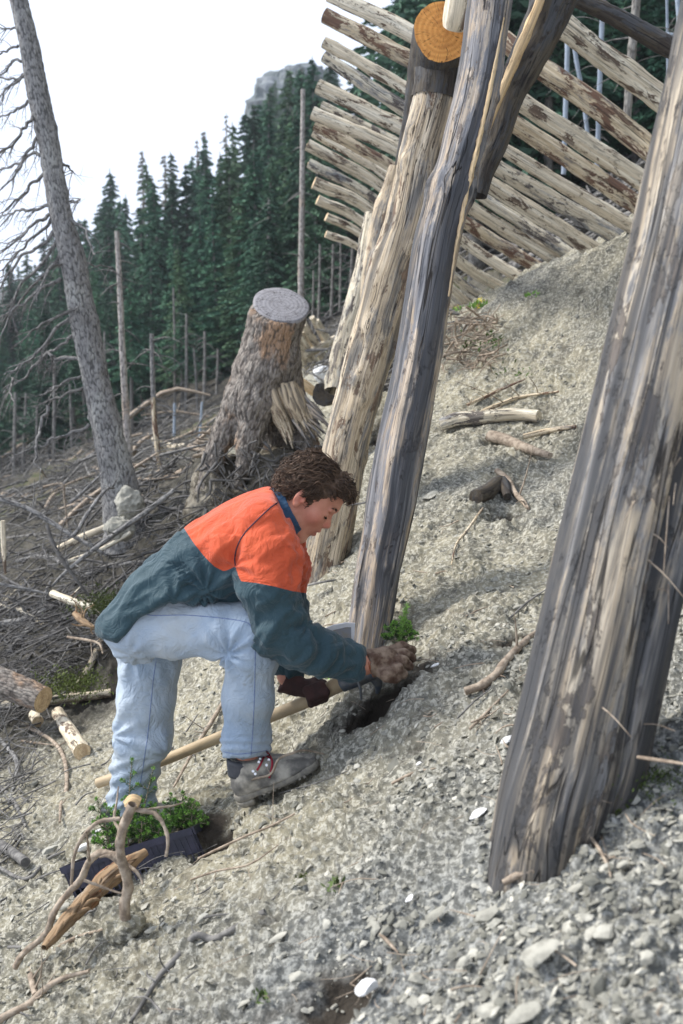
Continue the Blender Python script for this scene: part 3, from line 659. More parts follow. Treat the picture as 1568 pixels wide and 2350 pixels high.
# posts farther back
log_thing("barrier_post", P((866,490,7.3),(850,600,7.3),(826,700,7.25),(802,790,7.2),(782,900,7.1)), [.085, .10, .105, .11, .115], M["log_grey"], M["cut_grey"],
          "blue grey post with a rounded top left of the tan knotty post", "post", "props under the barrier", seed=41, ends=(1, 0), n=60, seg=24, bump=.12, flute=.06, knots=6)
log_thing("barrier_post", P((915,385,6.6),(890,470,6.6),(868,560,6.6),(850,700,6.5)), [.06, .08, .075, .07], M["post_tan"], M["cut_grey"],
          "short knobby brown prop just behind the upper half of the tan post", "post", "props under the barrier", seed=42, ends=(1, 0), n=50, seg=20, bump=.2, knots=9)
# the broad trunk in the right foreground
bg_ = [(1735,-80,2.12),(1700,100,2.1),(1648,330,2.08),(1588,600,2.04),(1540,800,2.02),(1492,1000,2.0),(1446,1200,1.98),(1382,1480,1.94),(1330,1700,1.92),(1292,1850,1.90),(1262,2040,1.90)]
path = P(*bg_); C0 = smooth_path(path, 200); T0, N0, B0_ = frames(C0)
def adir(d):
    d = np.asarray(d, float); return math.atan2(d.dot(B0_[100]), d.dot(N0[100]))
a_cleft, a_cl2, a_fl = adir((0.50, -0.87, 0.0)), adir((0.1, -1, 0)), adir((-0.6, -0.8, 0))
def wrap(x): return (x + np.pi) % (2 * np.pi) - np.pi
def lob(a, t):
    m = 1 - 0.44 * np.exp(-(wrap(a - a_cleft - 0.25 * (t - 0.5)) / 0.24) ** 2) * sstep(0.26, 0.42, t) * (1 - 0.9 * sstep(0.62, 0.9, t))
    m = m - 0.05 * np.exp(-(wrap(a - a_cl2) / 0.12) ** 2) + 0.16 * sstep(0.82, 1.0, t) * np.cos(3 * (a - a_fl)) * 1.0 + 0.10 * sstep(0.8, 1, t)
    return m - 0.12 * np.exp(-(wrap(a - adir((-0.05, -1, 0))) / 0.16) ** 2) * sstep(0.86, 1.0, t)
V, Q, g, C, fr, r = tube(path, [.125, .126, .126, .126, .126, .127, .130, .134, .134, .132, .132], 110, 330, bump=0.045, flute=0.03, knots=0, seed=77, lobes=lob)
bt = thing("barrier_post", at(1262, 2000, 1.9), "broad fluted grey brown trunk leaning in the right foreground", "post", "props under the barrier")
mk("trunk", V, Q, M["post_big"], bt, attrs={"gr": g})
b = Bag(); rr_ = np.random.default_rng(4)
for _ in range(26):
    t = rr_.choice([0.52, 0.56, 0.6, 0.63, 0.43, 0.75, 0.87]) + rr_.normal(0, .015); i = int(t * 199); a = a_cleft + rr_.normal(0, 0.45)
    p0 = C0[i] + (N0[i] * math.cos(a) + B0_[i] * math.sin(a)) * 0.115; d = rr_.normal(size=3) * .02 + [0.01, -0.015, -.012]
    b.tube([p0, p0 + d, p0 + d * 2 + [0, 0, -.012]], [.0022, .0015, .0006], 4, 6)
b.build("bast_fibres", M["twig_pale"], bt, kind="stuff")

# ---------------------------------------------------------------- old stump with undercut roots
SY = 6.5
st = thing("tree_stump", at(600, 1150, SY), "big leaning stump with grey sawn top and undercut torn roots", "stump")
s = SDF(); A = lambda x, y, d=0.0: at(x, y, SY + d)
s.cone(A(644, 700), A(610, 850), .165, .185, .03).cone(A(610, 850), A(578, 930), .185, .15, .06)
s.chain([A(570, 900), A(520, 985), A(486, 1060), A(470, 1130), A(458, 1230)], [.135, .085, .06, .042, .04], .05)
s.chain([A(590, 930, -.08), A(572, 1010, -.10), A(560, 1070, -.10), A(545, 1120, -.05)], [.12, .075, .045, .03], .04)
s.chain([A(640, 850, .05), A(668, 940, .05), A(700, 1010, .08), A(740, 1060, .1)], [.13, .095, .065, .045], .05)
s.chain([A(620, 900, .2), A(640, 1010, .3), A(650, 1080, .35)], [.13, .1, .08], .05)
topc = A(646, 700); tn = np.array([0.12, -0.62, 0.80]); tn /= np.linalg.norm(tn); s.plane(topc, tn, .006)
V, Q = s.mesh(0.011); N = vnormals(V, Q)
isT = np.abs((V - topc).dot(tn)) < 0.008
ax = (A(607, 850) - A(642, 700)); ax /= np.linalg.norm(ax); U1 = np.cross(ax, [0, 1, 0]); U1 /= np.linalg.norm(U1); U2 = np.cross(ax, U1)
g = np.stack([(V - topc).dot(U1), (V - topc).dot(U2), (V - topc).dot(ax)], 1)
dv = 0.008 * ridge(g, (26, 26, 8), 3, 5) + 0.02 * fbm(g, 5, 2, 8) + .004 * noise3(g, 60, 3)
V = V + N * (dv * (~isT))[:, None]
mk("bark", V, Q, M["bark_stump"], st, attrs={"gr": g})
# sawn top: its own disc with a ragged rim
a = np.linspace(0, 2 * np.pi, 64, endpoint=False); t1 = np.cross(tn, [0, 1, 0]); t1 /= np.linalg.norm(t1); t2 = np.cross(tn, t1)
rad = 0.178 * (1 + 0.05 * np.cos(2 * a + 1) + 0.04 * fbm(np.stack([np.cos(a), np.sin(a), a * 0], 1), 1.4, 3, 4)); cen = topc + tn * 0.004
rim = cen + rad[:, None] * (np.cos(a)[:, None] * t1 * 0.98 + np.sin(a)[:, None] * t2 * 1.08); low = rim - tn * 0.02
W = np.vstack([low, rim, cen + (rim - cen) * 0.93 + tn * 0.004, cen + (rim - cen) * 0.5 + tn * .003, cen[None] + tn * .005]); j = np.arange(64); jn = (j + 1) % 64
Qs = np.concatenate([np.stack([j + 64 * k_, jn + 64 * k_, jn + 64 * (k_ + 1), j + 64 * (k_ + 1)], 1) for k_ in range(3)]); Tt = np.stack([j + 192, jn + 192, np.full(64, 256)], 1)
gg = np.stack([(W - cen).dot(t1), (W - cen).dot(t2), (W - cen).dot(tn)], 1)
mk("sawn_top", W, [Qs, Tt], M["cut_grey"], st, attrs={"gr": gg})
b = Bag(); rs = np.random.default_rng(12)
for i in range(34):      # torn wood at the right foot
    f = rs.random(); x0, y0 = 612 + 75 * f, 880 + 18 * rs.random() + 10 * f; L = rs.uniform(80, 165) * (1 - .2 * f)
    d = rs.uniform(-.135, -.06) - .03 * f; x0 -= 6; y0 -= 12; x1, y1 = x0 + L * rs.uniform(.30, .40), y0 + L * .92
    p0, p1 = A(x0, y0, d), A(x1, y1, d - .03)
    b.tube([p0, (p0 + p1) / 2 + rs.normal(0, .01, 3) + [0, -.015, 0], p1], [.022, .026, .004], 6, 10, c=rs.random(), bump=.4, seed=i)
b.build("torn_heartwood", M["post_tan"], st)
b = Bag()
for i in range(30):      # grey splinters fanning out farther right
    x0, y0 = 655 + rs.random() * 45, 900 + rs.random() * 60; L = rs.uniform(60, 120); an = rs.uniform(.5, 1.0)
    p0, p1 = A(x0, y0, -.12), A(x0 + L * math.cos(an), y0 + L * math.sin(an), -.2 * rs.random())
    b.tube([p0, (p0 + p1) / 2 + [0, -.02, .02], p1], [.012, .014, .002], 4, 6, seed=i)
b.build("grey_splinters", M["post"], st)
# soil clinging between the roots
s = SDF(); s.ell(A(560, 1120, .12), (.36, .30, .24), k=.06).ell(A(660, 1110, .15), (.34, .3, .26), k=.08).ell(A(500, 1170, .1), (.2, .2, .2), k=.08).ell(A(600, 1210, .1), (.42, .3, .2), k=.08)
s.ell(A(535, 1080, -.1), (.12, .22, .11), op=-1, k=.05).ell(A(600, 1000, 0), (.08, .3, .12), op=-1, k=.05)
V, Q = s.mesh(0.014); N = vnormals(V, Q); V = V + N * (0.04 * fbm(V, 5, 3, 4) + 0.022 * ridge(V, 16, 2, 9) - .03)[:, None]
def mat_soil():
    g_ = G("root_soil"); p_ = g_.pos(); n_ = g_.noise(p_, 9, 5, .65); n2_ = g_.noise(p_, 60, 4, .7)
    c_ = g_.mix(g_.ramp(n_, .38, .6), (.07, .058, .042), (.24, .215, .17)); c_ = g_.mix(g_.ramp(n2_, .5, .7, 0, .6), c_, (.33, .31, .26))
    return g_.done(c_, .95, g_.bump(n2_, 1, .015), .1)
M["soil"] = mat_soil()
mk("root_ball_soil", V, Q, M["soil"], st)
b = Bag()
for i in range(150):
    x0, y0 = rs.uniform(470, 740), rs.uniform(1010, 1190); p0 = A(x0, y0, -.16 - .12 * rs.random()); d = np.array([rs.normal(0, .12), rs.normal(-.03, .04), -abs(rs.normal(.1, .08))])
    r0 = rs.choice([.003, .004, .007, .011]); b.tube([p0, p0 + d * .5 + rs.normal(0, .025, 3), p0 + d], [r0, r0 * .8, r0 * .3], 4, 8)
b.build("fine_roots", M["twig_dark"], st, kind="stuff")

# ---------------------------------------------------------------- dead leaning spruce on the left
DY = 7.5
tp = [(30,-80),(44,0),(66,100),(85,200),(106,300),(124,400),(141,500),(165,590),(184,690),(203,782),(218,860),(234,932),(250,1000),(266,1073),(285,1170),(300,1260)]
tr_r = np.array([18,19,20,22,22,22,24,27,28,29,29,30,33,37,44,55]) / pxm(DY)
dt = thing("dead_spruce", at(300, 1230, DY), "dead grey spruce leaning left with drooping bare branches", "tree")
V, Q, g, C, fr, r = tube([at(x, y, DY) for x, y in tp], tr_r, 30, 200, bump=.08, flute=.03, knots=30, seed=3)
V = C.repeat(30, 0) + (V - C.repeat(30, 0)) * (1 + .05 * ridge(g, (30, 30, 18), 2, 3))[:, None]
mk("trunk", V, Q, M["bark_dead"], dt, attrs={"gr": g})
def branch(parent, pts, r0, mat, seed, twigs=10, tl=.25, tdir=(0, 0, -1), name="branch", c=0):
    rb = np.random.default_rng(seed); b = Bag(); pts = np.asarray(pts, float); n = 14
    pp = smooth_path(pts, n); pp[1:-1] += rb.normal(0, np.linalg.norm(pts[-1] - pts[0]) * .012, (n - 2, 3)); b.tube(pp, [r0, r0 * .8, r0 * .55, r0 * .2], 6, 26, bump=.15, seed=seed)
    for _ in range(twigs):
        i = rb.integers(2, n); q = pp[i - 1]; d = (pp[i - 1] - pp[i - 2]); d /= np.linalg.norm(d) + 1e-9
        L = tl * rb.uniform(.4, 1.2); dd = d * rb.uniform(.2, .9) + np.array(tdir) * rb.uniform(.3, 1.1) + rb.normal(0, .35, 3); dd *= L / np.linalg.norm(dd)
        rt = r0 * rb.uniform(.18, .4); e = q + dd + np.array([0, 0, -L * .15]); m_ = q + dd * .5 + rb.normal(0, L * .07, 3); b.tube([q, m_, e], [rt, rt * .7, rt * .25], 4, 7)
        if L > .14:
            for _k in range(3): f = rb.uniform(.3, .9); s_ = q + dd * f; e2 = s_ + dd * .3 + rb.normal(0, L * .2, 3); b.tube([s_, (s_ + e2) / 2 + rb.normal(0, L * .03, 3), e2], [rt * .5, rt * .4, rt * .2], 3, 4)
    return b.build(name, mat, parent)
BR = [ # picture points of the big bare branches
 [(38,62),(15,66),(-30,62)], [(42,103),(22,112),(0,125),(-30,150)], [(50,140),(30,140),(10,165),(-25,190)], [(58,172),(30,182),(-20,182)],
 [(55,176),(25,195),(5,215),(-30,240)], [(66,232),(50,245),(20,262),(-30,272)], [(76,262),(68,280),(48,300),(30,335),(0,345),(-30,360)], [(92,300),(80,330),(60,350),(40,395),(15,425),(-30,470)],
 [(98,355),(75,352),(45,372),(10,385),(-30,400)], [(104,395),(80,415),(60,440),(35,462),(20,475),(-30,510)], [(115,470),(90,478),(62,485),(40,478),(20,500),(-20,540)],
 [(118,490),(95,500),(60,530),(30,560),(-30,600)], [(128,500),(100,520),(60,560),(20,600),(-30,640)], [(132,520),(95,560),(50,590),(10,640),(-20,680)], [(140,545),(110,585),(60,640),(25,700),(-10,760)],
 [(145,575),(110,620),(80,650),(40,700),(0,740)], [(150,600),(120,610),(100,640),(85,690)], [(140,640),(110,655),(60,690),(20,725),(0,775)], [(160,715),(110,735),(75,760),(50,785)],
 [(168,770),(130,800),(100,812),(98,815)], [(192,824),(130,820),(100,812),(60,860),(28,880),(5,905)], [(30,868),(24,900),(36,930)], [(118,815),(122,840),(125,862)],
 [(190,862),(140,880),(110,900),(80,908)], [(192,890),(125,914),(70,938)], [(205,975),(150,1000),(110,1015),(60,1035),(8,1042)], [(110,930),(95,980),(82,1015),(80,1055),(92,1085)],
 [(228,1040),(180,1060),(145,1078)], [(140,502),(178,512),(195,530),(212,575),(218,585)], [(162,462),(176,462),(185,455)], [(138,372),(160,385),(172,400)],
 [(250,1010),(218,1040),(180,1060),(140,1085)], [(150,720),(190,700)], [(160,560),(200,605),(262,612)], [(190,700),(120,770),(60,830),(10,860)],
]
for i, q in enumerate(BR):
    n = len(q); ds = np.linspace(0, random.uniform(-.5, .35), n); pts = [at(x, y, DY + d) for (x, y), d in zip(q, ds)]
    L = sum(np.linalg.norm(np.array(pts[k + 1]) - pts[k]) for k in range(n - 1))
    branch(dt, pts, min(.022, .007 + L * .011), M["bark_dead"] if i % 3 else M["twig"], 200 + i, int(4 + L * 9), .22, tdir=(-.5, 0, -.7))
# ---------------------------------------------------------------- the man planting
from mathutils.bvhtree import BVHTree
def proj(V):
    V = np.asarray(V); fw = V[..., 1] * CP - V[..., 2] * SP; up = V[..., 1] * SP + V[..., 2] * CP
    return CX + F_PX * V[..., 0] / fw, CY - F_PX * up / fw
def split_iso(V, Q, f):
    """cut a quad mesh along f = 0; returns (V, tris where f > 0, tris where f <= 0)"""
    T = np.concatenate([Q[:, [0, 1, 2]], Q[:, [0, 2, 3]]]); s = f > 0; k = s[T].sum(1)
    pos, neg, mixd = T[k == 3], T[k == 0], T[(k > 0) & (k < 3)]
    if not len(mixd): return V, pos, neg
    sm = s[mixd]; one = sm.sum(1) == 1; lone = np.where(one, np.argmax(sm, 1), np.argmin(sm, 1)); ar = np.arange(len(mixd))
    a, b, c = mixd[ar, lone], mixd[ar, (lone + 1) % 3], mixd[ar, (lone + 2) % 3]
    e = np.sort(np.concatenate([np.stack([a, b], 1), np.stack([a, c], 1)]), axis=1); ue, inv = np.unique(e, axis=0, return_inverse=True); inv = inv.ravel()
    f0, f1 = f[ue[:, 0]], f[ue[:, 1]]; t = (f0 / (f0 - f1 + 1e-12))[:, None]; nv = V[ue[:, 0]] * (1 - t) + V[ue[:, 1]] * t
    ab, ac = inv[:len(mixd)] + len(V), inv[len(mixd):] + len(V)
    A_ = np.stack([a, ab, ac], 1); B_ = np.concatenate([np.stack([ab, b, c], 1), np.stack([ab, c, ac], 1)]); o2 = np.concatenate([one, one])
    return np.vstack([V, nv]), np.concatenate([pos, A_[one], B_[~o2]]), np.concatenate([neg, A_[~one], B_[o2]])
def compact(V, F):
    u, inv = np.unique(F, return_inverse=True); return V[u], inv.reshape(F.shape)
def ripple(V, px, py, Rm, k, amp, ph=0.0, side=-1):
    """folds radiating from a crease seen at picture point px, py"""
    x, y = proj(V); dx, dy = (x - px) / 780., (y - py) / 780.; r = np.sqrt(dx * dx + dy * dy) + 1e-4; th = np.arctan2(dy, dx)
    w_ = np.exp(-(r / Rm) ** 2) * np.minimum(r / (Rm * 0.25), 1); return amp * w_ * np.sin(k * th + ph + 2.0 * noise3(V, 6, 5))
def folds(V, d, sc, amp, seed, sharp=True):
    """wrinkles running along direction d"""
    d = np.asarray(d, float); d /= np.linalg.norm(d); a = V.dot(d); W = V * sc - np.outer(a, d) * sc * 0.0 - np.outer(a, d) * sc * 0.8
    n_ = ridge(W, 1.0, 2, seed) if sharp else fbm(W, 1.0, 2, seed); return amp * n_ * (0.45 + 0.8 * sstep(-.2, .4, noise3(V, 5, seed + 3)))
class Hit:
    def __init__(s, V, Q): s.b = BVHTree.FromPolygons([tuple(v) for v in V], [tuple(int(i) for i in q) for q in Q])
    def __call__(s, px, py, off=0.0):
        r = Vector(ray(px, py)).normalized(); h = s.b.ray_cast(Vector((0, 0, 0)), r)
        return None if h[0] is None else np.array(h[0] - r * off)
    def line(s, pts, off, n=30):
        q = smooth_path(pts, n); o_ = [s(x, y, off) for x, y in q]; return [p for p in o_ if p is not None]
def rp(px, Y=2.95): return px / pxm(Y)

foot = at(560, 1850, 2.9)
man = thing("person", foot, "curly haired man in orange and green jacket and faded jeans, bending to plant", "person")

# --- head frame
HA = R(-41); Fh = np.array([math.cos(HA), 0.03, math.sin(HA)]); Fh /= np.linalg.norm(Fh); Lh = np.array([0.03, -1.0, 0.0]); Uh = np.cross(Lh, Fh) ; Uh /= np.linalg.norm(Uh)
if Uh[2] < 0: Uh = -Uh
Lh = np.cross(Fh, Uh); Lh = Lh if Lh[1] < 0 else -Lh
HO = at(695, 1139, 3.01); Mh = np.stack([Fh, Lh, Uh])
def hd(f, l, u, s=0.0101): return HO + (Fh * f + Lh * l + Uh * u) * s
hs = 0.0101
def hr(*r): return np.array(r) * hs
s = SDF()
s.ell(hd(0.2, 0, 5.0), hr(9.4, 7.5, 8.0), Mh, k=.01)
s.ell(hd(4.2, 0, -2.5), hr(5.0, 5.7, 7.4), Mh, k=.03)
for q in (-1, 1):
    s.cone(hd(0.2, 4.9 * q, -5.0), hd(7.0, 1.7 * q, -9.6), .017, .014, .03)
    s.ell(hd(6.2, 4.1 * q, -1.6), hr(2.6, 2.2, 2.2), Mh, k=.02)
    s.cone(hd(8.6, 3.7 * q, 2.7), hd(9.5, .6 * q, 3.0), .009, .0105, .012)
s.cone(hd(7.6, -.7, -9.8), hd(7.6, .7, -9.8), .017, .017, .02)
s.cone(hd(9.2, 0, 4.5), hd(9.0, 0, 7.0), .012, .012, .03)
s.ell(hd(8.0, 0, -5.4), hr(2.2, 3.0, 2.6), Mh, k=.015)
s.ell(hd(8.1, 0, .6), hr(1.5, 2.2, 3.4), Mh, k=.012).ell(hd(7.9, 0, -2.6), hr(2.3, 3.6, 2.6), Mh, k=.02)
for q in (-1, 1): s.ell(hd(9.5, 3.4 * q, .9), hr(1.25, 1.3, 1.0), Mh, op=-1, k=.010)
for q in (-1, 1): s.ell(hd(7.9, 3.3 * q, .8), hr(1.35, 1.5, 1.2), Mh, k=.003)
s.cone(hd(8.9, 0, 3.0), hd(9.7, 0, .8), .008, .0075, .010).cone(hd(9.3, 0, 1.7), hd(11.6, 0, -1.8), .007, .0088, .008).cone(hd(9.0, 0, .0), hd(10.3, 0, -2.3), .012, .012, .012)
for q in (-1, 1): s.ell(hd(10.4, 1.15 * q, -2.35), hr(1.05, .8, .85), Mh, k=.006)
for q in (-1, 1): s.ell(hd(10.7, .75 * q, -3.1), hr(.6, .35, .5), Mh, op=-1, k=.002)
s.cone(hd(9.2, -1.9, -5.2), hd(10.5, 0, -4.75), .0045, .006, .005).cone(hd(9.2, 1.9, -5.2), hd(10.5, 0, -4.75), .0045, .006, .005)
s.cone(hd(9.0, -1.7, -6.4), hd(10.0, 0, -6.5), .005, .0068, .005).cone(hd(9.0, 1.7, -6.4), hd(10.0, 0, -6.5), .005, .0068, .005)
s.cone(hd(10.8, -1.6, -5.65), hd(10.8, 1.6, -5.65), .0022, .0022, op=-1, k=.003)
for q in (-1, 1):
    Er = np.stack([Fh * .94 - Lh * .34 * q, Lh * .94 * q + Fh * .34, Uh])
    s.ell(hd(-.9, 7.6 * q, .1), hr(1.75, .65, 3.0), Er, k=.004); s.ell(hd(-.2, 8.25 * q, .4), hr(1.05, .55, 1.9), Er, op=-1, k=.003); s.ell(hd(-.6, 7.9 * q, -2.3), hr(.8, .5, .9), Er, k=.004)
s.ell(hd(.3, 7.9, -.2), hr(.6, .5, .9), Mh, k=.003)
head_bb = (s.lo.copy(), s.hi.copy())
nb = at(650, 1178, 3.01)
s.cone(hd(-2.0, 0, -2.5), nb, .056, .060, .03)
# body under the clothes
bt_ = [at(600, 1215, 3.01), at(500, 1275, 3.01), at(400, 1350, 3.01), at(325, 1430, 3.01)]
for q in (-1, 1): s.chain([p + np.array([0, .07 * q, 0]) for p in bt_], [.055, .055, .05, .05], .05)
s.chain([at(615, 1215, 2.87), at(625, 1330, 2.80), at(645, 1440, 2.80), at(740, 1500, 2.83), at(836, 1524, 2.90), at(868, 1518, 2.93)], [.05, .042, .036, .034, .0295, .025], .02)
s.chain([at(630, 1215, 3.17), at(640, 1330, 3.22), at(640, 1440, 3.2), at(658, 1552, 3.12), at(690, 1580, 3.1)], [.05, .042, .036, .027, .025], .02)
s.chain([at(340, 1440, 2.93), at(480, 1445, 2.88), at(575, 1442, 2.85), at(566, 1600, 2.86), at(568, 1760, 2.89)], [.07, .065, .05, .045, .035], .03)
s.chain([at(340, 1470, 3.1), at(335, 1600, 3.12), at(320, 1700, 3.13), at(300, 1880, 3.14)], [.07, .055, .048, .035], .03)
lo, hi = s.lo - .02, s.hi + .02
def axf(i, h=.0028, H_=.010):
    a, b = head_bb[0][i] - .01, head_bb[1][i] + .01
    return np.unique(np.round(np.concatenate([np.arange(lo[i], a, H_), np.arange(a, b, h), np.arange(b, hi[i] + H_, H_)]), 5))
V, Q = surf(s, axf(0), axf(1), axf(2))
hl = (V - HO) @ Mh.T / hs
lipm = np.exp(-(((hl[:, 0] - 9.9) / 1.5) ** 2 + (hl[:, 1] / 2.2) ** 2 + ((hl[:, 2] + 5.6) / 1.05) ** 2)) * (hl[:, 0] > 8.5)
rud = np.exp(-(((hl[:, 0] - 6.5) / 2.5) ** 2 + ((np.abs(hl[:, 1]) - 4.5) / 2.5) ** 2 + ((hl[:, 2] + 1.6) / 2.2) ** 2)) + np.exp(-(((hl[:, 0] - 11.2) / 1.3) ** 2 + ((hl[:, 2] + 2) / 1.5) ** 2)) + 0.8 * np.exp(-(((hl[:, 0] + .9) / 2) ** 2 + ((np.abs(hl[:, 1]) - 7.8) / .9) ** 2 + (hl[:, 2] / 3) ** 2))
# (skin colour varies only by blood under the skin: lips, cheeks, nose, ears)
def mat_skin():
    g_ = G("weathered_skin"); p_ = g_.obj(); n_ = g_.noise(p_, 25, 4, .6)
    c_ = g_.mix(g_.ramp(n_, .3, .7), (.60, .285, .195), (.52, .225, .15)); c_ = g_.mix(g_.attrf("rud"), c_, (.56, .14, .10)); c_ = g_.mix(g_.attrf("lip"), c_, (.38, .10, .085))
    g_.b.inputs["Subsurface Weight"].default_value = .12; g_.b.inputs["Subsurface Radius"].default_value = (.01, .004, .002)
    return g_.done(c_, .55, g_.bump(g_.noise(p_, 500, 3), .25, .0006), .35)
M["skin"] = mat_skin()
mk("body", V, Q, M["skin"], man, attrs={"lip": np.clip(lipm * 1.3, 0, .9), "rud": np.clip(rud * .5, 0, .6)})
headhit = Hit(V, Q)
# brow and lashes
def mat_hair(nm, a, b_):
    g_ = G(nm); n_ = g_.attrf("cv"); return g_.done(g_.mix(n_, a, b_), .55, None, .2)
M["hair"] = mat_hair("brown_hair", (.018, .011, .007), (.15, .095, .062))
rh = np.random.default_rng(6)
for q in (-1, 1):
    b = Bag()
    for i in range(60):
        t = rh.random(); p0 = hd(10.75 - 2.0 * t ** 1.5, (.9 + 3.6 * t) * q, 3.15 + .5 * math.sin(t * 2.4) + rh.normal(0, .22)); b.tube([p0, p0 + (Lh * q * .7 - Fh * .25 + Uh * .25) * .008 + rh.normal(0, .0006, 3)], [.0008, .0003], 3, 3, c=.1)
    b.build("eyebrow", M["hair"], man, kind="stuff")
    b = Bag()
    for i in range(40):
        t = rh.random(); p0 = hd(9.2 - 1.0 * t, (2.2 + 2.4 * t) * q, .25 - .2 * math.sin(t * 3.1)); b.tube([p0, p0 + (Fh * .8 - Uh * .65 + Lh * q * .3) * .008], [.0009, .0003], 3, 3, c=0)
    b.build("eyelashes", M["hair"], man, kind="stuff")
# --- hair: a solid curly mass and locks over it
s = SDF()
s.ell(hd(-.6, 0, 5.2), hr(9.2, 7.9, 7.7), Mh, k=.01).ell(hd(5.0, 0, 8.0), hr(4.8, 6.4, 4.4), Mh, k=.03).ell(hd(-5.0, 0, 1.0), hr(4.4, 5.9, 5.0), Mh, k=.03).ell(hd(-5.0, 0, -2.0), hr(2.8, 5.0, 3.2), Mh, k=.02)
s.ell(hd(8.0, 0, 8.9), hr(3.0, 5.2, 2.5), Mh, k=.02)
s.ell(hd(9.3, 0, -.9), hr(6.6, 22, 9.2), Mh, op=-1, k=.006)
for q in (-1, 1): s.ell(hd(.4, 8.3 * q, -1.3), hr(3.0, 2.6, 3.9), Mh, op=-1, k=.006)
s.cone(hd(3.5, -9, -4.6), hd(3.5, 9, -4.6), .047, .047, op=-1, k=.006)
V, Q = s.mesh(.0035); N = vnormals(V, Q); L3 = (V - HO) @ Mh.T / hs
cur = ridge(L3, (.36, .45, .36), 2, 3); V = V + N * (cur * .0055 + .0028 * ridge(L3, 1.0, 2, 8) - .002)[:, None]
hair = mk("hair", V, Q, M["hair"], man, attrs={"cv": np.clip(.25 + cur * .35, 0, 1)})  # curl ridges lighter, creases darker: highlights painted into the hair colour
# locks
L3n = N @ Mh.T; edge_ = ((L3[:, 0] - 9.3) / 6.7) ** 2 + ((L3[:, 2] + .9) / 9.3) ** 2 < 1
cand = np.where((L3[:, 2] > -4.5) & ~edge_)[0]; pick = rh.choice(cand, 2900)
b = Bag()
for i in pick:
    f_, l_, u_ = L3[i]; n_ = N[i]; front = f_ > 4.0
    if front: d = Fh * .7 - Uh * .45 + Lh * .25 * np.sign(l_)
    else: d = -Fh * .75 - Uh * .55 + Lh * .1
    d = d + rh.normal(0, .12, 3) + .9 * np.array([float(noise3(V[i][None], 24, k_ + 11)[0]) for k_ in range(3)]); d -= n_ * d.dot(n_); d /= np.linalg.norm(d) + 1e-9; sd_ = np.cross(n_, d); L = rh.uniform(.016, .036) * (.75 if front else .7 if (f_ < -4 or u_ < 1) else 1.4); cr = .9 + 1.1 * float(noise3(V[i][None], 28, 4)[0] + .5) * (1.7 if front else .8); am = L * rh.uniform(.10, .24); ph = rh.uniform(0, 6)
    tt = np.linspace(0, 1, 9)[:, None]; pts = V[i] + d * L * tt + sd_ * am * np.sin(tt * cr * 3 + ph) + n_ * (.0005 + (.011 if rh.random() < .12 else .0042) * np.sin(tt * 2.6) * (1 if not front else 1.5) + am * .4 * np.cos(tt * cr * 3 + ph))
    rr = rh.uniform(.0006, .0019); b.tube(pts, [rr * .5, rr, rr, rr * .3], 4, 9, c=float(np.clip(rh.beta(1.6, 2.2), 0, 1)))
b.build("curls", M["hair"], hair, kind="stuff")

# --- jacket
s = SDF(); ch = [((306, 1430), 70), ((385, 1352), 73), ((468, 1290), 82), ((556, 1245), 88), ((615, 1203), 76), ((648, 1172), 56)]
for q in (-1, 1): s.chain([at(x, y, 3.01) + np.array([0, .088 * q * (1 if k_ < 4 else .75 if k_ == 4 else .35), 0]) for k_, ((x, y), r_) in enumerate(ch)], [rp(r_ - 4) for _, r_ in ch], .05)
s.ell(at(560, 1245, 3.01), (.13, .19, .11), k=.05).ell(at(500, 1325, 3.03), (.12, .16, .085), k=.05).ell(at(425, 1362, 3.03), (.10, .16, .07), k=.05)
sl_n = [at(610, 1212, 2.86), at(620, 1270, 2.82), at(616, 1340, 2.79), at(636, 1440, 2.79), at(688, 1476, 2.80), at(745, 1497, 2.83), at(798, 1518, 2.87), at(824, 1524, 2.89)]
s.chain(sl_n, [.084, .078, .070, .064, .055, .050, .043, .035], .03)
sl_f = [at(635, 1212, 3.16), at(645, 1290, 3.2), at(648, 1400, 3.21), at(648, 1470, 3.18), at(655, 1530, 3.13)]
s.chain(sl_f, [.084, .074, .064, .052, .043], .035)
def hp(a, b_, Y=2.95):
    """half plane through two picture points; kept on the left hand side of a -> b"""
    A_, B2 = at(*a, Y), at(*b_, Y); d = B2 - A_; n_ = np.cross(d, ray(*a)); n_ /= np.linalg.norm(n_); return A_, n_
def hpf(a, b_, Y=2.95):
    A_, n_ = hp(a, b_, Y); return lambda x, y, z: (x - A_[0]) * n_[0] + (y - A_[1]) * n_[1] + (z - A_[2]) * n_[2]
fA, fB, fC = hpf((268, 1474), (306, 1421)), hpf((306, 1421), (366, 1383)), hpf((224, 1456), (268, 1474))
tst = at(350, 1300, 2.95); sg = [1 if f(*tst) < 0 else -1 for f in (fA, fB, fC)]
fD = hpf((400, 1378), (600, 1392)); sD = 1 if fD(*at(500, 1300, 2.95)) < 0 else -1; xD = at(385, 1370, 2.95)[0]
body_only = lambda x, y, z: smax(np.minimum(smin(sg[0] * fA(x, y, z), sg[1] * fB(x, y, z), .012), np.maximum(sD * fD(x, y, z), xD - x)), sg[2] * fC(x, y, z), .004)
s.fn(lambda x, y, z: np.where(x < at(545, 1380, 2.95)[0], body_only(x, y, z), -1.0), .006, 0)
fn_ = hpf((826, 1480), (822, 1556), 2.89); sgn = 1 if fn_(*at(700, 1480, 2.9)) < 0 else -1
s.fn(lambda x, y, z: np.where((x > at(760, 1500, 2.9)[0]) & (y < 3.02), sgn * fn_(x, y, z), -1.0), .004, 0)
ff = hpf((630, 1545), (690, 1556), 3.13); sgf = 1 if ff(*at(650, 1450, 3.15)) < 0 else -1
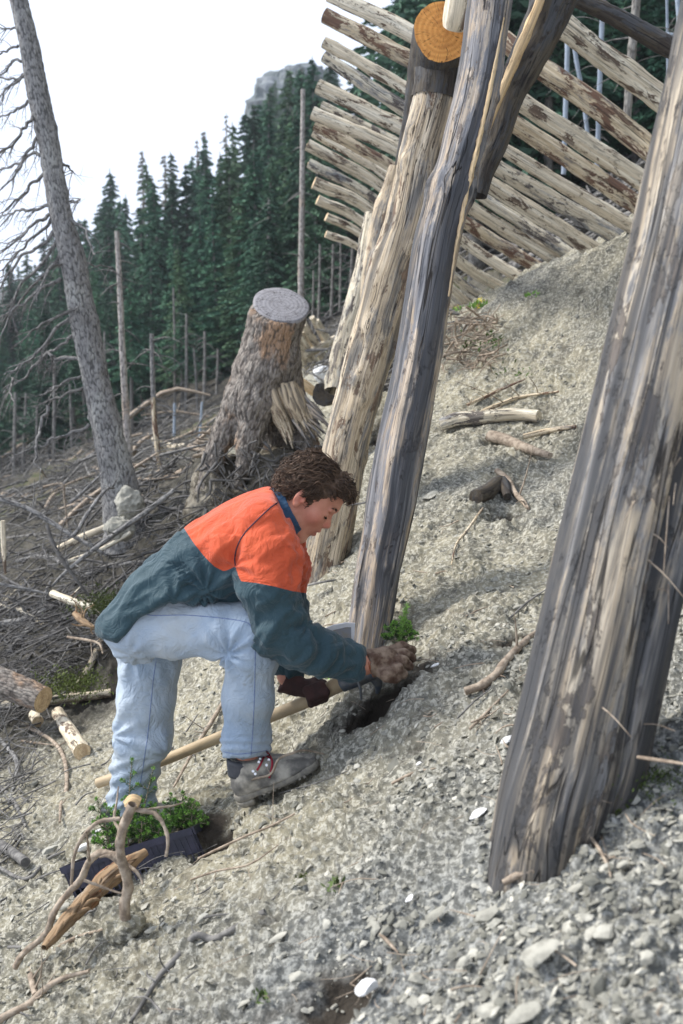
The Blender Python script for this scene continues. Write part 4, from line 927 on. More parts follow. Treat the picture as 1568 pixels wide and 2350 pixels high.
s.fn(lambda x, y, z: np.where((y > 3.04) & (z < at(650, 1480, 3.1)[2]), sgf * ff(x, y, z), -1.0), .004, 0)
# open neck
fN = hpf((618, 1112), (674, 1232), 3.0); sN = 1 if fN(*at(560, 1240, 3.0)) < 0 else -1; zN = at(690, 1232, 3.0)[2]
s.fn(lambda x, y, z: np.where(z > zN, sN * fN(x, y, z), -1.0), .008, 0)
V, Q = s.mesh(.0055); N = vnormals(V, Q); x_, y_ = proj(V)
near = V[:, 1] < 3.05
arm = (near & (y_ > 1340) & (x_ > 590)) | (x_ > 655)
bd = folds(V, at(600, 1215, 3) - at(330, 1400, 3), 14, .011, 5) * np.where(x_ > 0, 1, 1) + .010 * fbm(V, 4.5, 2, 3)
ad = folds(V, np.array([.55, 0, .8]), 15, .012, 9) + folds(V, np.array([.9, 0, -.35]), 22, .006, 19)
D_ = np.where(arm, ad, bd * np.where(y_ < 1230, .55, 1.0))
D_ = D_ + ripple(V, 470, 1352, .10, 9, .008) + ripple(V, 548, 1300, .09, 5, .007, 1.0) + ripple(V, 705, 1440, .085, 5, .007, .5) + ripple(V, 400, 1372, .09, 6, .006, 2)
# gathered waist cord
gx = np.exp(-(((x_ - 440 - (y_ - 1340) * .8) / 22) ** 2)) * (y_ > 1290) * (y_ < 1385); D_ = D_ - .007 * gx + .005 * gx * np.sin(y_ * .55 + x_ * .25)
cuf = np.exp(-((x_ - 800) / 16) ** 2) * (y_ > 1440); D_ = D_ * (1 - .5 * cuf) + .006 * cuf * np.sin(np.arctan2(V[:, 2] - at(810, 1521, 2.88)[2], V[:, 1] - 2.88) * 9)
V = V + N * D_[:, None]; x_, y_ = proj(V)
yk = np.array([(200,1000),(400,1170),(424,1214),(434,1230),(446,1248),(470,1278),(492,1300),(513,1311),(526,1307),(541,1299),(545,1316),(553,1334),(590,1338),(630,1346),(668,1356),(720,1364)], float)
fy = np.interp(x_, yk[:, 0], yk[:, 1]) - y_; fy = np.where((~near) & (x_ > 620), fy, fy)
V2, Fo, Fg = split_iso(V, Q, fy)
# sleeves as their own parts: everything right of the armhole seam
seam = [(655,1136),(651,1144),(620,1166),(584,1200),(560,1226),(545,1254),(539,1280),(540,1299)]
xs_, ys_ = proj(V2); sp_ = np.array(seam)[::-1]
sx = np.interp(ys_, np.array(seam)[:, 1], np.array(seam)[:, 0], left=655, right=540)
def part_of(F):
    c = V2[F].mean(1); cx_, cy_ = proj(c); sxc = np.interp(cy_, np.array(seam)[:, 1], np.array(seam)[:, 0]); return cx_, cy_, c, sxc
cx_, cy_, cc_, sxc = part_of(Fo)
Vp, Fp = compact(V2, Fo); mk("jacket_yoke", Vp, Fp, M["orange"], man, label="bright orange shoulder part of the jacket")
cx_, cy_, cc_, sxc = part_of(Fg)
armf = ((cx_ > 551) & (cc_[:, 1] < 2.93)) | (cx_ > 628)
for msk, nm, lb in ((~armf, "jacket_body", "dark green lower part of the jacket"), (armf & (cc_[:, 1] < 3.02), "sleeve", "green sleeve ending in a gathered cuff"), (armf & (cc_[:, 1] >= 3.02), "sleeve", "green sleeve in shade")):
    if msk.any(): Vp, Fp = compact(V2, Fg[msk]); mk(nm, Vp, Fp, M["green"], man, label=lb)
jh = Hit(V, Q)
b = Bag(); l_ = jh.line(seam, -.0005, 60); b.tube(l_, [.0022] * 3, 6, 70); b.build("piping", M["piping"], man)
b = Bag()
for ln in ([(556,1328),(600,1334),(664,1348)],):
    l_ = jh.line(ln, .0002, 40)
    if len(l_) > 3: b.tube(l_, [.0011] * 2, 4, 50)
b.build("hem_stitching", M["orange"], man)
# collar
s = SDF(); cc0 = at(661, 1171, 3.01); cdir = np.array([.885, 0.0, .455]); cdir /= np.linalg.norm(cdir)
s.cone(cc0 - cdir * .04, cc0 + cdir * .06, .090, .076, .01).cone(cc0 - cdir * .06, cc0 + cdir * .08, .084, .068, op=-1, k=.002)
s.plane(cc0 + cdir * .019, cdir + np.array([0, 0, -.05]), .003).plane(cc0 - cdir * .012, -cdir, .003)
Vc, Qc = s.mesh(.0036); Nc = vnormals(Vc, Qc); Vc = Vc + Nc * (.003 * fbm(Vc, 22, 2, 3))[:, None]; mk("collar", Vc, Qc, M["collar"], man, label="turned up blue collar")

# --- jeans
s = SDF()
for q in (-1, 1): s.cone(at(322, 1428, 3.01 + .075 * q), at(380, 1385, 3.01 + .07 * q), .090, .085, .04)
s.chain([at(335, 1440, 2.94), at(405, 1440, 2.91), at(500, 1446, 2.87), at(572, 1444, 2.85)], [rp(68), rp(66), rp(60), rp(58)], .03)
s.ell(at(306, 1455, 2.97), (.075, .09, .085), k=.04)
s.chain([at(576, 1446, 2.85), at(574, 1500, 2.85), at(567, 1600, 2.86), at(563, 1700, 2.88), at(561, 1760, 2.89)], [rp(55), rp(57), rp(53), rp(50), rp(51)], .03)
s.chain([at(345, 1470, 3.10), at(342, 1520, 3.12), at(337, 1600, 3.13), at(331, 1690, 3.13), at(312, 1760, 3.14), at(303, 1840, 3.14), at(299, 1905, 3.14)], [rp(70, 3.1), rp(70, 3.1), rp(66, 3.1), rp(62, 3.1), rp(53, 3.1), rp(52, 3.1), rp(50, 3.1)], .025)
s.ell(at(356, 1700, 3.10), (.045, .06, .05), k=.03)
fh = hpf((505, 1737), (618, 1731), 2.88); q_ = 1 if fh(*at(560, 1600, 2.88)) < 0 else -1
s.fn(lambda x, y, z: np.where((x > at(450, 1600, 2.9)[0]), q_ * fh(x, y, z), -1.0), .004, 0)
fh2 = hpf((240, 1895), (360, 1895), 3.14); q2 = 1 if fh2(*at(300, 1700, 3.14)) < 0 else -1
s.fn(lambda x, y, z: q2 * fh2(x, y, z), .004, 0)
V, Q = s.mesh(.0062); N = vnormals(V, Q); x_, y_ = proj(V)
thigh = (y_ < 1510) & (x_ > 300)
D_ = np.where(thigh, folds(V, np.array([.85, 0, .5]), 13, .0045, 3, True), folds(V, np.array([.45, 0, -.9]), 13, .0065, 8)) + .004 * fbm(V, 7, 2, 6)
far_ = V[:, 1] > 3.0
D_ = D_ + ripple(V, 524, 1502, .085, 9, .0075, .4) + ripple(V, 262, 1690, .10, 8, .006) * (x_ < 420) + ripple(V, 300, 1500, .12, 7, .004) + ripple(V, 380, 1735, .07, 7, .006, 1) * (x_ < 420)
D_ = D_ + np.where((x_ > 500) & (y_ > 1690), .003 * np.sin(y_ * .33 + 1.2 * noise3(V, 12, 4)), 0) + np.where((x_ < 420) & (y_ > 1740), .004 * np.sin((y_ + .5 * x_) * .2), 0)
V = V + N * D_[:, None]; mk("jeans", V, Q, M["denim"], man); jh2 = Hit(V, Q)
seams = [[(332,1400),(345,1412),(430,1412),(520,1420),(565,1428),(578,1440)], [(586,1450),(586,1500),(584,1600),(580,1680),(576,1733)], [(359,1513),(352,1560),(346,1620),(340,1680),(330,1750),(322,1800)], [(276,1470),(284,1448),(300,1424)], [(513,1725),(540,1731),(580,1728),(612,1722)]]
b = Bag()
for ln in seams:
    l_ = jh2.line(ln, .0004, 40)
    if len(l_) > 3: b.tube(l_, [.0013] * 2, 4, 60)
b.build("seams", M["denim_seam"], man)

# --- boots
def boot(off, near_=True):
    T_ = lambda x, y, Y=2.88: at(x + off[0], y + off[1], Y + off[2])
    s = SDF(); s.cone(T_(566, 1742), T_(570, 1790), .052, .047, .03).ell(T_(567, 1800), (.045, .042, .038), k=.02)
    s.chain([T_(578, 1768), T_(630, 1782), T_(668, 1772), T_(702, 1752)], [.050, .047, .045, .036], .03)
    s.cone(T_(590, 1745), T_(640, 1764), .038, .034, .03)
    a, b_ = (T_(546, 1830), T_(738, 1748)); d = (b_ - a) / np.linalg.norm(b_ - a); up = np.cross(d, [0, 1, 0]); up = up if up[2] > 0 else -up
    s.plane(a + up * .012, -up, .003); s.plane(T_(566, 1738), np.array([0, 0, 1.0]), .003)
    V, Q = s.mesh(.005); N = vnormals(V, Q); V = V + N * (.0022 * fbm(V, 18, 3, 4) + .0018 * ridge(V, 30, 2, 5))[:, None]
    bo = mk("boot", V, Q, M["boot"], man, label="scuffed dusty hiking boot with red laces" if near_ else None)
    s = SDF(); s.chain([T_(570, 1815), T_(618, 1798), T_(660, 1782), T_(702, 1760)], [.047, .043, .050, .043], .02).plane(a + up * .015, up, .002).plane(a - up * .008, -up, .002)
    V, Q = s.mesh(.005); mk("sole", V, Q, M["sole"], bo)
    s = SDF(); s.ell(T_(572, 1822), (.046, .046, .046), k=.01).plane(a - up * .007, up, .001).plane(a - up * .030, -up, .002).plane(T_(592, 1835), d, .002)
    V, Q = s.mesh(.005); mk("heel", V, Q, M["sole"], bo)
    b = Bag()
    for i in range(9):
        t = .36 + i * .068; w_ = .046; p = a + d * (t * .245) - up * .006
        for q in (-1, 1): b.tube([p + np.array([0, w_ * q, 0]), p + np.array([0, w_ * q * .3, 0])], [.0062, .0062], 4, 3)
    b.build("tread_lugs", M["sole"], bo, kind="stuff")
    s = SDF(); s.cone(T_(561, 1741), T_(563, 1772), .0545, .053, .01).plane(T_(560, 1738), np.array([0, 0, 1.]), .002).plane(T_(545, 1775), np.array([.25, 0, -1.]), .004)
    V, Q = s.mesh(.005); mk("ankle_cuff", V, Q, M["boot_cuff"], bo)
    return bo, Hit(*s.mesh(.02)) if False else bo
bo, _ = boot((0, 0, 0))
me_ = bo.data; Vb_ = np.zeros(len(me_.vertices) * 3, np.float32); me_.vertices.foreach_get("co", Vb_); Vb_ = Vb_.reshape(-1, 3) + orig(bo); Qb = [tuple(p.vertices) for p in me_.polygons]
bh = BVHTree.FromPolygons([tuple(v) for v in Vb_], Qb)
def bhit(x, y, off=.001):
    r = Vector(ray(x, y)).normalized(); h = bh.ray_cast(Vector((0, 0, 0)), r); return np.array(h[0] - r * off) if h[0] is not None else at(x, y, 2.84)
for ln in ([(613,1726),(622,1738),(625,1752),(622,1770),(618,1786)], [(610,1728),(603,1744),(596,1758),(590,1768)], [(604,1738),(612,1735),(620,1742)]):
    b = Bag(); b.tube([bhit(x, y, .004) for x, y in smooth_path(ln, 9)], [.003, .003], 6, 18); b.build("lace", M["lace"], bo)
for x, y in ((581, 1770), (586, 1776), (594, 1749), (612, 1756), (617, 1744), (597, 1742)):
    b = Bag(); p = bhit(x, y, .0); q = bhit(x, y, .004); b.tube([p, q], [.0045, .004], 8, 3); b.build("eyelet", M["edge"], bo)
boot((-292, 108, .26), False)

# --- gloves
s = SDF(); s.cone(at(848, 1523, 2.91), at(868, 1519, 2.925), .043, .037, .01).cone(at(840, 1524, 2.9), at(856, 1522, 2.91), .034, .029, op=-1, k=.002)
s.ell(at(882, 1516, 2.94), (.044, .050, .040), k=.02)
for ch_ in ([(890,1499,2.99),(922,1486,3.0),(947,1492,3.02)], [(896,1506,2.965),(927,1500,2.955),(945,1511,2.97)], [(898,1520,2.935),(923,1517,2.915),(938,1529,2.93)], [(893,1533,2.905),(913,1536,2.885),(926,1547,2.895)], [(868,1532,2.90),(888,1549,2.87),(907,1556,2.88)]):
    s.chain([at(*q) for q in ch_], [.0165, .0150, .0125] if ch_[0][0] > 870 else [.020, .0185, .016], .010)
s.plane(at(847, 1523, 2.9), np.array([-1, 0, -.35]), .002)
V, Q = s.mesh(.0034); N = vnormals(V, Q); V = V + N * (.003 * ridge(V * [14, 14, 30], 1, 2, 3) + .0012 * noise3(V, 120, 4))[:, None]
gl = mk("glove", V, Q, M["leather"], man, label="worn brown leather glove pressing down soil")
b = Bag(); a = np.linspace(0, 2 * np.pi, 20); c0 = at(848, 1523, 2.91); e1 = np.array([-.33, 0, .94]); e2 = np.array([0, 1., 0]); b.tube([c0 + (e1 * math.cos(t) + e2 * math.sin(t)) * .041 for t in a], [.0024] * 2, 5, 40); b.build("glove_trim", M["glove_trim"], gl)
s = SDF(); s.cone(at(652, 1560, 3.11), at(680, 1574, 3.10), .043, .033, .01).cone(at(645, 1556, 3.11), at(662, 1565, 3.11), .036, .03, op=-1, k=.002).ell(at(708, 1580, 3.09), (.036, .036, .026), k=.02)
for i, (x, y) in enumerate(((706, 1584), (717, 1580), (728, 1576), (738, 1572))):
    s.chain([at(x, y, 3.045 + .0 * i), at(x + 8, y + 17, 3.035), at(x + 8, y + 32, 3.06)], [.0135, .013, .011], .006)
s.chain([at(700, 1578, 3.09), at(722, 1566, 3.12), at(742, 1568, 3.13)], [.016, .014, .012], .01)
s.plane(at(652, 1560, 3.1), np.array([-.8, 0, .45]), .002)
V, Q = s.mesh(.0036); N = vnormals(V, Q); V = V + N * (.002 * ridge(V, 24, 2, 3))[:, None]; mk("glove", V, Q, M["leather_red"], man, label="dark reddish leather glove gripping the tool handle")

# ---------------------------------------------------------------- planting hoe
hoe = thing("planting_hoe", at(800, 1562, 3.05), "hoe with long ash handle and broad fan shaped steel blade beside his sleeve", "hoe")
b = Bag(); b.tube([at(*q) for q in [(224,1798,3.32),(370,1747,3.27),(509,1690,3.2),(620,1645,3.14),(700,1612,3.1),(742,1590,3.08),(772,1573,3.07),(802,1560,3.06)]], [.0175, .0185, .019, .0195, .0205, .023, .026, .026], 16, 60, bump=.02); b.build("handle", M["handle"], hoe)
b = Bag(); b.tube([at(785, 1569, 3.055), at(825, 1552, 3.04), at(862, 1540, 3.03)], [.029, .031, .026], 10, 10, bump=.04); b.build("eye_socket", M["iron"], hoe)
b = Bag(); b.tube([at(*q) for q in [(812,1545,3.0),(820,1560,2.985),(827,1580,2.98),(829,1606,2.985)]], [.006, .006, .005, .004], 5, 14); b.build("side_strap", M["iron"], hoe)
b = Bag(); b.tube([at(*q) for q in [(850,1548,3.03),(868,1568,3.04),(866,1590,3.06)]], [.018, .016, .006], 6, 10); b.build("pick_end", M["iron"], hoe)
def plate(name, pts, Y, th, mat, par):
    F_ = np.array([at(x, y, Y) for x, y in pts]); B2 = F_ + np.array([0, th, 0]); c0, c1 = F_.mean(0), B2.mean(0); n = len(F_); W = np.vstack([F_, B2, c0[None], c1[None]]); j = np.arange(n); jn = (j + 1) % n
    return mk(name, W, [np.stack([j, jn, jn + n, j + n], 1), np.concatenate([np.stack([j, np.full(n, 2 * n), jn], 1), np.stack([jn + n, np.full(n, 2 * n + 1), j + n], 1)])], mat, par, smooth=False)
def strip(name, top, bot, Y, th, mat, par):
    n = len(top); W = np.array([at(x, y, Y) for x, y in top + bot] + [at(x, y, Y) + np.array([0, th, 0]) for x, y in top + bot]); F_ = []
    for i in range(n - 1): F_ += [(i, i + 1, n + i + 1, n + i), (2 * n + i, 3 * n + i, 3 * n + i + 1, 2 * n + i + 1), (i, 2 * n + i, 2 * n + i + 1, i + 1), (n + i, n + i + 1, 3 * n + i + 1, 3 * n + i)]
    F_ += [(0, n, 3 * n, 2 * n), (n - 1, 3 * n - 1, 4 * n - 1, 2 * n - 1)]; return mk(name, W, np.array(F_), mat, par, smooth=False)
strip("blade", [(730,1466),(742,1455),(768,1444),(794,1438),(807,1438)], [(748,1500),(768,1530),(786,1556),(800,1560),(812,1556)], 3.03, .007, M["steel"], hoe)
strip("blade_edge", [(722,1460),(737,1447),(766,1435),(794,1430),(815,1431)], [(731,1467.5),(743,1456.5),(768,1445.5),(794,1439.5),(815,1439.5)], 3.0285, .009, M["edge"], hoe)
strip("blade_edge", [(806,1440),(815,1440)], [(807,1505),(811,1505)], 3.0285, .009, M["edge"], hoe)
# ---------------------------------------------------------------- spruces
def spruce_meshes(seed, start=0.08, dens=1.0, rad=0.15, mat="needles", height=14.0, droop=.35, leafsz=1.0, bare=True):
    r = np.random.default_rng(seed); Vt, Qt, g, C, fr, rr = tube([(0, 0, -1.0), (0.0, 0, height * .5), (r.normal(0, .05), r.normal(0, .05), height)], [.19, .15, .10, .02], 8, 20, bump=.05, seed=seed)
    bk = Bag(); bk.add(Vt, Qt, g)
    L = []; zz = height * start
    lev = []
    while zz < height - .15:
        f = (zz / height - start) / (1 - start); L_ = height * rad * (1 - f) ** .8 * r.uniform(.75, 1.15) * (.55 + .45 * min(1, f / .12 + .2)) + .12
        for k in range(int(r.integers(5, 8) * dens + .5)):
            lev.append((zz + r.uniform(-.1, .1), L_ * r.uniform(.6, 1.15), r.uniform(0, 2 * np.pi)))
        zz += r.uniform(.22, .38)
    if bare:
        for k in range(46):
            z0 = r.uniform(.06, max(start, .12) + .15) * height; a = r.uniform(0, 6.28); l_ = r.uniform(.3, 1.3); d = np.array([math.cos(a), math.sin(a), r.uniform(-.5, .1)])
            bk.tube([(0, 0, z0), d * l_ * .6 + [0, 0, z0 + .03], d * l_ + [0, 0, z0 - l_ * .15]], [.014, .010, .004], 3, 4)
    T0 = []; cvs = []
    for z0, l_, a in lev:
        n = max(4, int(l_ / .07)); t = (np.arange(n) + r.random(n)) / n; dx, dy = math.cos(a), math.sin(a)
        sag = droop * l_ * (t ** 1.5) - .18 * l_ * np.maximum(t - .75, 0) * 2
        px_, py_, pz_ = dx * l_ * t, dy * l_ * t, z0 - sag
        m = np.repeat(np.arange(n), 3); k = len(m); side = r.uniform(-1, 1, k) * l_ * .30 * (1 - t[m] * .6)
        c = np.stack([px_[m] - dy * side, py_[m] + dx * side, pz_[m] - np.abs(side) * .35 - r.random(k) * .06], 1)
        s_ = (.075 + .075 * r.random(k)) * leafsz; d1 = np.stack([dx + r.normal(0, .5, k), dy + r.normal(0, .5, k), r.normal(-.35, .4, k)], 1); d1 /= np.linalg.norm(d1, axis=1)[:, None]
        d2 = np.cross(d1, r.normal(size=(k, 3))); d2 /= np.linalg.norm(d2, axis=1)[:, None]
        T0.append(np.stack([c - d1 * s_[:, None], c + d2 * s_[:, None] * .42, c + d1 * s_[:, None] * 1.2, c - d2 * s_[:, None] * .42], 1)); cvs.append(np.repeat(np.clip(t[m] ** 3 * .5 * r.random(k), 0, 1), 4))
    W = np.concatenate(T0).reshape(-1, 3); F = np.arange(len(W)).reshape(-1, 4)
    tr = mesh_data("trunk", np.concatenate(bk.V), [np.concatenate(f) for f in bk.F.values()], M["bark_forest"], attrs={"gr": np.concatenate(bk.g)})
    cr = mesh_data("crown", W, F, M[mat], smooth=False, attrs={"cv": np.concatenate(cvs)})
    return tr, cr, height
PROTO = [spruce_meshes(1, .06, .9, .20, leafsz=1.25), spruce_meshes(2, .18, .9, .18, leafsz=1.25, droop=.5), spruce_meshes(3, .38, .8, .17, leafsz=1.2), spruce_meshes(4, .45, .7, .16, leafsz=1.2, droop=.55), spruce_meshes(5, .10, 1.0, .165, leafsz=1.2, droop=.45)]
THIN = [spruce_meshes(6, .25, .45, .10, "needles_dry"), spruce_meshes(7, .4, .35, .09, "needles_dry")]
def zone(px):
    for lim, t in ((150, "left of the leaning dead spruce"), (275, "between the leaning dead spruce and the pinkish dead stem"), (350, "between the pinkish dead stem and the short grey one"), (500, "between the short grey stem and the stump"),
                   (600, "above the left half of the stump"), (693, "between the stump and the tall pale dead stem")):
        if px < lim: return t
    return "right of the tall pale dead stem"
def put_tree(pr, x, y, h, label, group, lean=0.02):
    if group in (gA, gB, gD) and label.startswith(("dark", "pale")) and (" in the dense" in label or " on the far" in label or " with bare" in label):
        px = CX + F_PX * x / (y * CP); label = ("pale far " if group == gA else "near " if y < 38 else "farther ") + ("bare footed spruce " if group == gD else "tall spruce " if h > 13 else "shorter spruce ") + zone(px)
    z = float(H(x, y)); t = thing("spruce_tree", (x, y, z - .2), label, "tree", group); s_ = h / pr[2]
    t.rotation_euler = (random.gauss(0, lean), random.gauss(0, lean), random.uniform(0, 6.28)); k = random.uniform(.9, 1.2); t.scale = (s_ * k, s_ * k, s_)
    for nm, me in (("trunk", pr[0]), ("crown", pr[1])):
        o = bpy.data.objects.new(nm, me); COL.objects.link(o); o.parent = t
    return t
def top_h(px, py, Y):
    q = at(px, py, Y); return q[0], q[2] - float(H(q[0], Y)) + .2
SIL = np.array([(-300,640),(0,590),(60,560),(130,515),(200,485),(240,470),(262,400),(285,440),(350,385),(405,350),(450,325),(510,300),(540,300),(560,265),(600,215),(640,190),(700,150),(760,130),(830,115),(900,60),(960,20),(1568,-500)], float)
def sil(px): return np.interp(px, SIL[:, 0], SIL[:, 1])
gA, gB, gC, gD = "hazy spruces on the left ridge", "spruces of the stand behind the stump", "dark spruces behind the log barrier", "spruces at the foot of the left slope"
EXPL = [(255,385,58,1),(240,440,62,4),(284,445,60,1),(325,345,64,5),(352,372,56,0),(378,352,60,5),(405,347,58,4),(445,318,57,6),(468,315,56,0),(487,298,60,5),(512,262,62,6),(545,275,48,4),(560,250,50,1),(588,235,42,0),(614,228,40,4),(648,238,38,1),(632,185,60,4),(660,160,48,0),(688,148,44,4),(706,150,42,1),(730,128,40,0),(752,140,40,4),(790,120,38,1),(840,105,38,0),(880,80,36,4),(930,-10,34,1),(965,40,36,0),
  (530,330,38,0),(500,345,40,1),(470,380,38,4),(430,372,42,0),(392,400,42,1),(350,432,42,4),(318,470,42,0),(590,330,32,1),(640,350,30,0),(545,420,32,4),(610,420,29,1),(500,470,33,0),(450,480,36,1),(400,520,36,4),(340,560,38,0),(680,300,30,4),(720,260,28,1),(15,598,62,1),(58,572,64,0),(105,540,60,4),(150,520,58,1),(190,498,60,0),(216,470,62,4),(-20,620,60,0),(80,600,52,4)]
SKY = {0: "isolated pointed spruce on the left skyline above the pinkish dead stem", 1: "lower spruce just left of the isolated pointed spruce on the left skyline", 2: "lower spruce just right of the isolated pointed spruce on the left skyline",
  3: "leftmost of the thin half bare spruce tops on the skyline", 5: "second thin half bare spruce top from the left on the skyline", 7: "thin half bare spruce top halfway up the rising skyline", 10: "bare spike like spruce top, tallest of the thin ones on the skyline",
  13: "large spruce on the steep skyline directly above the stump", 15: "broad dark spruce just left of the tall pale dead stem", 20: "dark spruce touching the left tips of the barrier logs", 25: "tallest dark spruce, its top rising above the log tips at the picture top", 99: "dark spruce seen between the left log tips near the picture top"}
for ix, (px, py, Y, k) in enumerate(EXPL):
    x, h = top_h(px, py, Y); pr = (PROTO + THIN)[k] if k < 5 else THIN[k - 5]
    thin = k >= 5
    put_tree(pr, x, Y, max(h, 4), SKY[ix] if ix in SKY else "thin half bare spruce standing out on the skyline" if thin else "dark green spruce in the dense stand behind the stump", gB)
rt = np.random.default_rng(77)
def scatter(n, x0, x1, y0, y1, hfun, protos, label, group, mind=1.0):
    pts = []
    for _ in range(n * 6):
        if len(pts) >= n: break
        Y = math.exp(rt.uniform(math.log(y0), math.log(y1))); px = rt.uniform(x0, x1); X = (px - CX) / F_PX / CP * Y
        if any((X - a) ** 2 + (Y - b_) ** 2 < mind ** 2 for a, b_ in pts): continue
        q = at(px, hfun(px, Y), Y); h = q[2] - float(H(q[0], Y)) + .2
        if h < 3: continue
        pts.append((X, Y)); put_tree(protos[rt.integers(len(protos))], q[0], Y, min(h, 26), label, group)
scatter(36, 180, 800, 28, 60, lambda p, Y: sil(p) + rt.uniform(30, 330) * (1.3 if Y < 38 else .6), PROTO, "dark green spruce in the dense stand behind the stump", gB, 1.5)
scatter(58, -150, 280, 46, 95, lambda p, Y: sil(p) + rt.uniform(-10, 150), PROTO[:2] + THIN[:1] + PROTO[4:], "pale hazy spruce on the far ridge at left", gA, 1.5)
scatter(26, -620, -150, 40, 95, lambda p, Y: 640 + rt.uniform(-20, 150), PROTO[:2], "spruce on the slope beyond the left edge of the picture", "spruces beyond the left edge", 1.5)
scatter(26, -150, 300, 27, 40, lambda p, Y: sil(p) + rt.uniform(130, 330), PROTO[1:4], "dark spruce with bare lower trunk at the foot of the left slope", gD, 1.2)
scatter(44, 930, 1750, 17, 36, lambda p, Y: rt.uniform(-700, -100), PROTO[1:4] + PROTO[:1], "tall shaded spruce behind the log barrier", gC, 1.1)
scatter(16, 620, 1250, 30, 44, lambda p, Y: sil(p) + rt.uniform(20, 200), PROTO, "tall shaded spruce behind the log barrier", gC, 1.3)
for k in range(30):      # unseen wood uphill, added to dim sky fill from the right
    x, y = rt.uniform(7.5, 17), rt.uniform(-6, 13); put_tree(PROTO[k % 4], x, y, rt.uniform(10, 15), "unseen spruce added uphill beyond the right edge to block sky light", "added spruces uphill beyond the right edge")
# bare stems of the stand, seen one by one
def pole(pts, Y, r0, r1, mat, label, cat="tree", name="bare_stem", twigs=10, seed=0, top=False, group=None, tl=.35):
    base = at(*pts[-1], Y); t = thing(name, base, label, cat, group)
    path = [at(x, y, Y) for x, y in pts]; V, Q, g, C, fr, r = tube(path, [r0 / pxm(Y), r1 / pxm(Y)], 10, 50, bump=.12, seed=seed, knots=6); mk("trunk", V, Q, M[mat], t, attrs={"gr": g})
    if top: W, f, gg = cap(V, 10, 50, C, 0, g); mk("cut_end", W, f, M["cut_pale"], t, attrs={"gr": gg})
    if twigs:
        rb = np.random.default_rng(seed + 5); b = Bag()
        for _ in range(twigs):
            i = rb.integers(2, 46); d = np.array([rb.choice([-1, 1]) * rb.uniform(.4, 1), rb.uniform(-.8, .8), rb.uniform(-.6, .2)]) * tl * rb.uniform(.3, 1); b.tube([C[i], C[i] + d * .5 + [0, 0, .02 * tl], C[i] + d + [0, 0, -.1 * tl]], [r1 / pxm(Y) * .22, r1 / pxm(Y) * .15, .002], 4, 6)
        b.build("dead_twigs", M["twig"], t, kind="stuff")
    return t
pole([(696,205),(694,420),(691,640),(690,870)], 22, 5, 8, "bark_pole", "tall pale dead stem standing in front of the dark spruces right of the stump", seed=1, twigs=22, tl=.5)
pole([(268,530),(274,640),(281,800),(290,960),(298,1065)], 13.5, 5, 9.5, "bark_pole", "bare pinkish dead stem just right of the leaning dead spruce", seed=2, twigs=16, tl=.5)
pole([(348,765),(352,900),(358,1020),(362,1135)], 12.5, 5, 7.5, "bark_dead", "grey dead stem with spreading bare twigs, left of the stump", seed=3, twigs=34, tl=.9)
pole([(351,912),(356,980),(366,1060),(378,1110)], 10, 5, 7, "log_brown", "short brown stake with a pale sawn top, left of the stump", "stake", "stake", 0, 4, True)
pole([(401,925),(400,1000)], 16, 3.0, 3.5, "bluegrey", "small pale stake on the far slope, nearer the leaning spruce", "stake", "stake", 0, 5)
pole([(464,922),(459,1000)], 15, 2.6, 3.2, "bluegrey", "small pale stake on the far slope beside the stump root", "stake", "stake", 0, 6)
for i, (x0, y0, x1, y1, Y, r_) in enumerate([(618,455,612,650,29,4.5),(125,815,122,1090,27,4.5),(60,900,50,1110,28,4),(35,900,30,1120,27,5),(445,800,455,960,27,3.5),(470,760,468,900,26,4),(428,720,426,960,27,4),(398,660,402,900,30,3),
      (735,560,731,720,24,3.5),(765,560,760,700,23,3.5),(782,540,780,690,25,3),(810,560,800,700,22,4),(720,620,716,760,23,3),(500,800,497,880,25,3),(240,760,238,900,26,3),(160,880,165,1080,27,3.5),(85,930,80,1110,27,3.5)]):
    pole([(x0, y0), ((x0 + x1) / 2 + 1, (y0 + y1) / 2), (x1, y1 + 25)], Y, r_ * .7, r_, "bark_pole" if i == 0 else "bark_forest", "slim bare trunk among the shaded stems of the stand", seed=20 + i, twigs=12, tl=.8, group="slim trunks of the stand")
for i, (pts, Y, r_, mt, lb) in enumerate([
   ([(1307,-60),(1304,60),(1300,200),(1294,400)], 10, 5.5, "bluegrey", "leftmost blue grey bare stem seen through the barrier logs"),
   ([(1306,20),(1322,130),(1338,220),(1354,350)], 10.5, 4.8, "bluegrey", "blue grey bare stem tilting across between two upright ones behind the barrier"),
   ([(1388,-60),(1381,80),(1376,220),(1370,400)], 10, 5.6, "bluegrey", "blue grey bare stem in the middle of the gap between the upper barrier logs"),
   ([(1464,-60),(1458,40),(1447,160),(1436,330)], 9.5, 9.5, "bark_forest", "thick rough barked trunk behind the upper right barrier logs"),
   ([(1530,-60),(1532,60),(1534,200)], 9.5, 3.2, "bluegrey", "thin pale upright stem near the top right corner"),
   ([(1550,-60),(1561,60),(1566,140)], 9.2, 5.5, "bluegrey", "blue grey stem at the very right edge of the picture top")]):
    pole(pts, Y, r_, r_, mt, lb, seed=60 + i, twigs=5, tl=.5)
hz = Bag(); hz.tube([at(1495, 76, 9.3), at(1560, 81, 9.2), at(1600, 84, 9.2)], [.018, .018, .018], 6, 8); hz.build("leaning_stick", M["bluegrey"], label="straight blue grey stick lying level across the stems at top right", cat="stick")
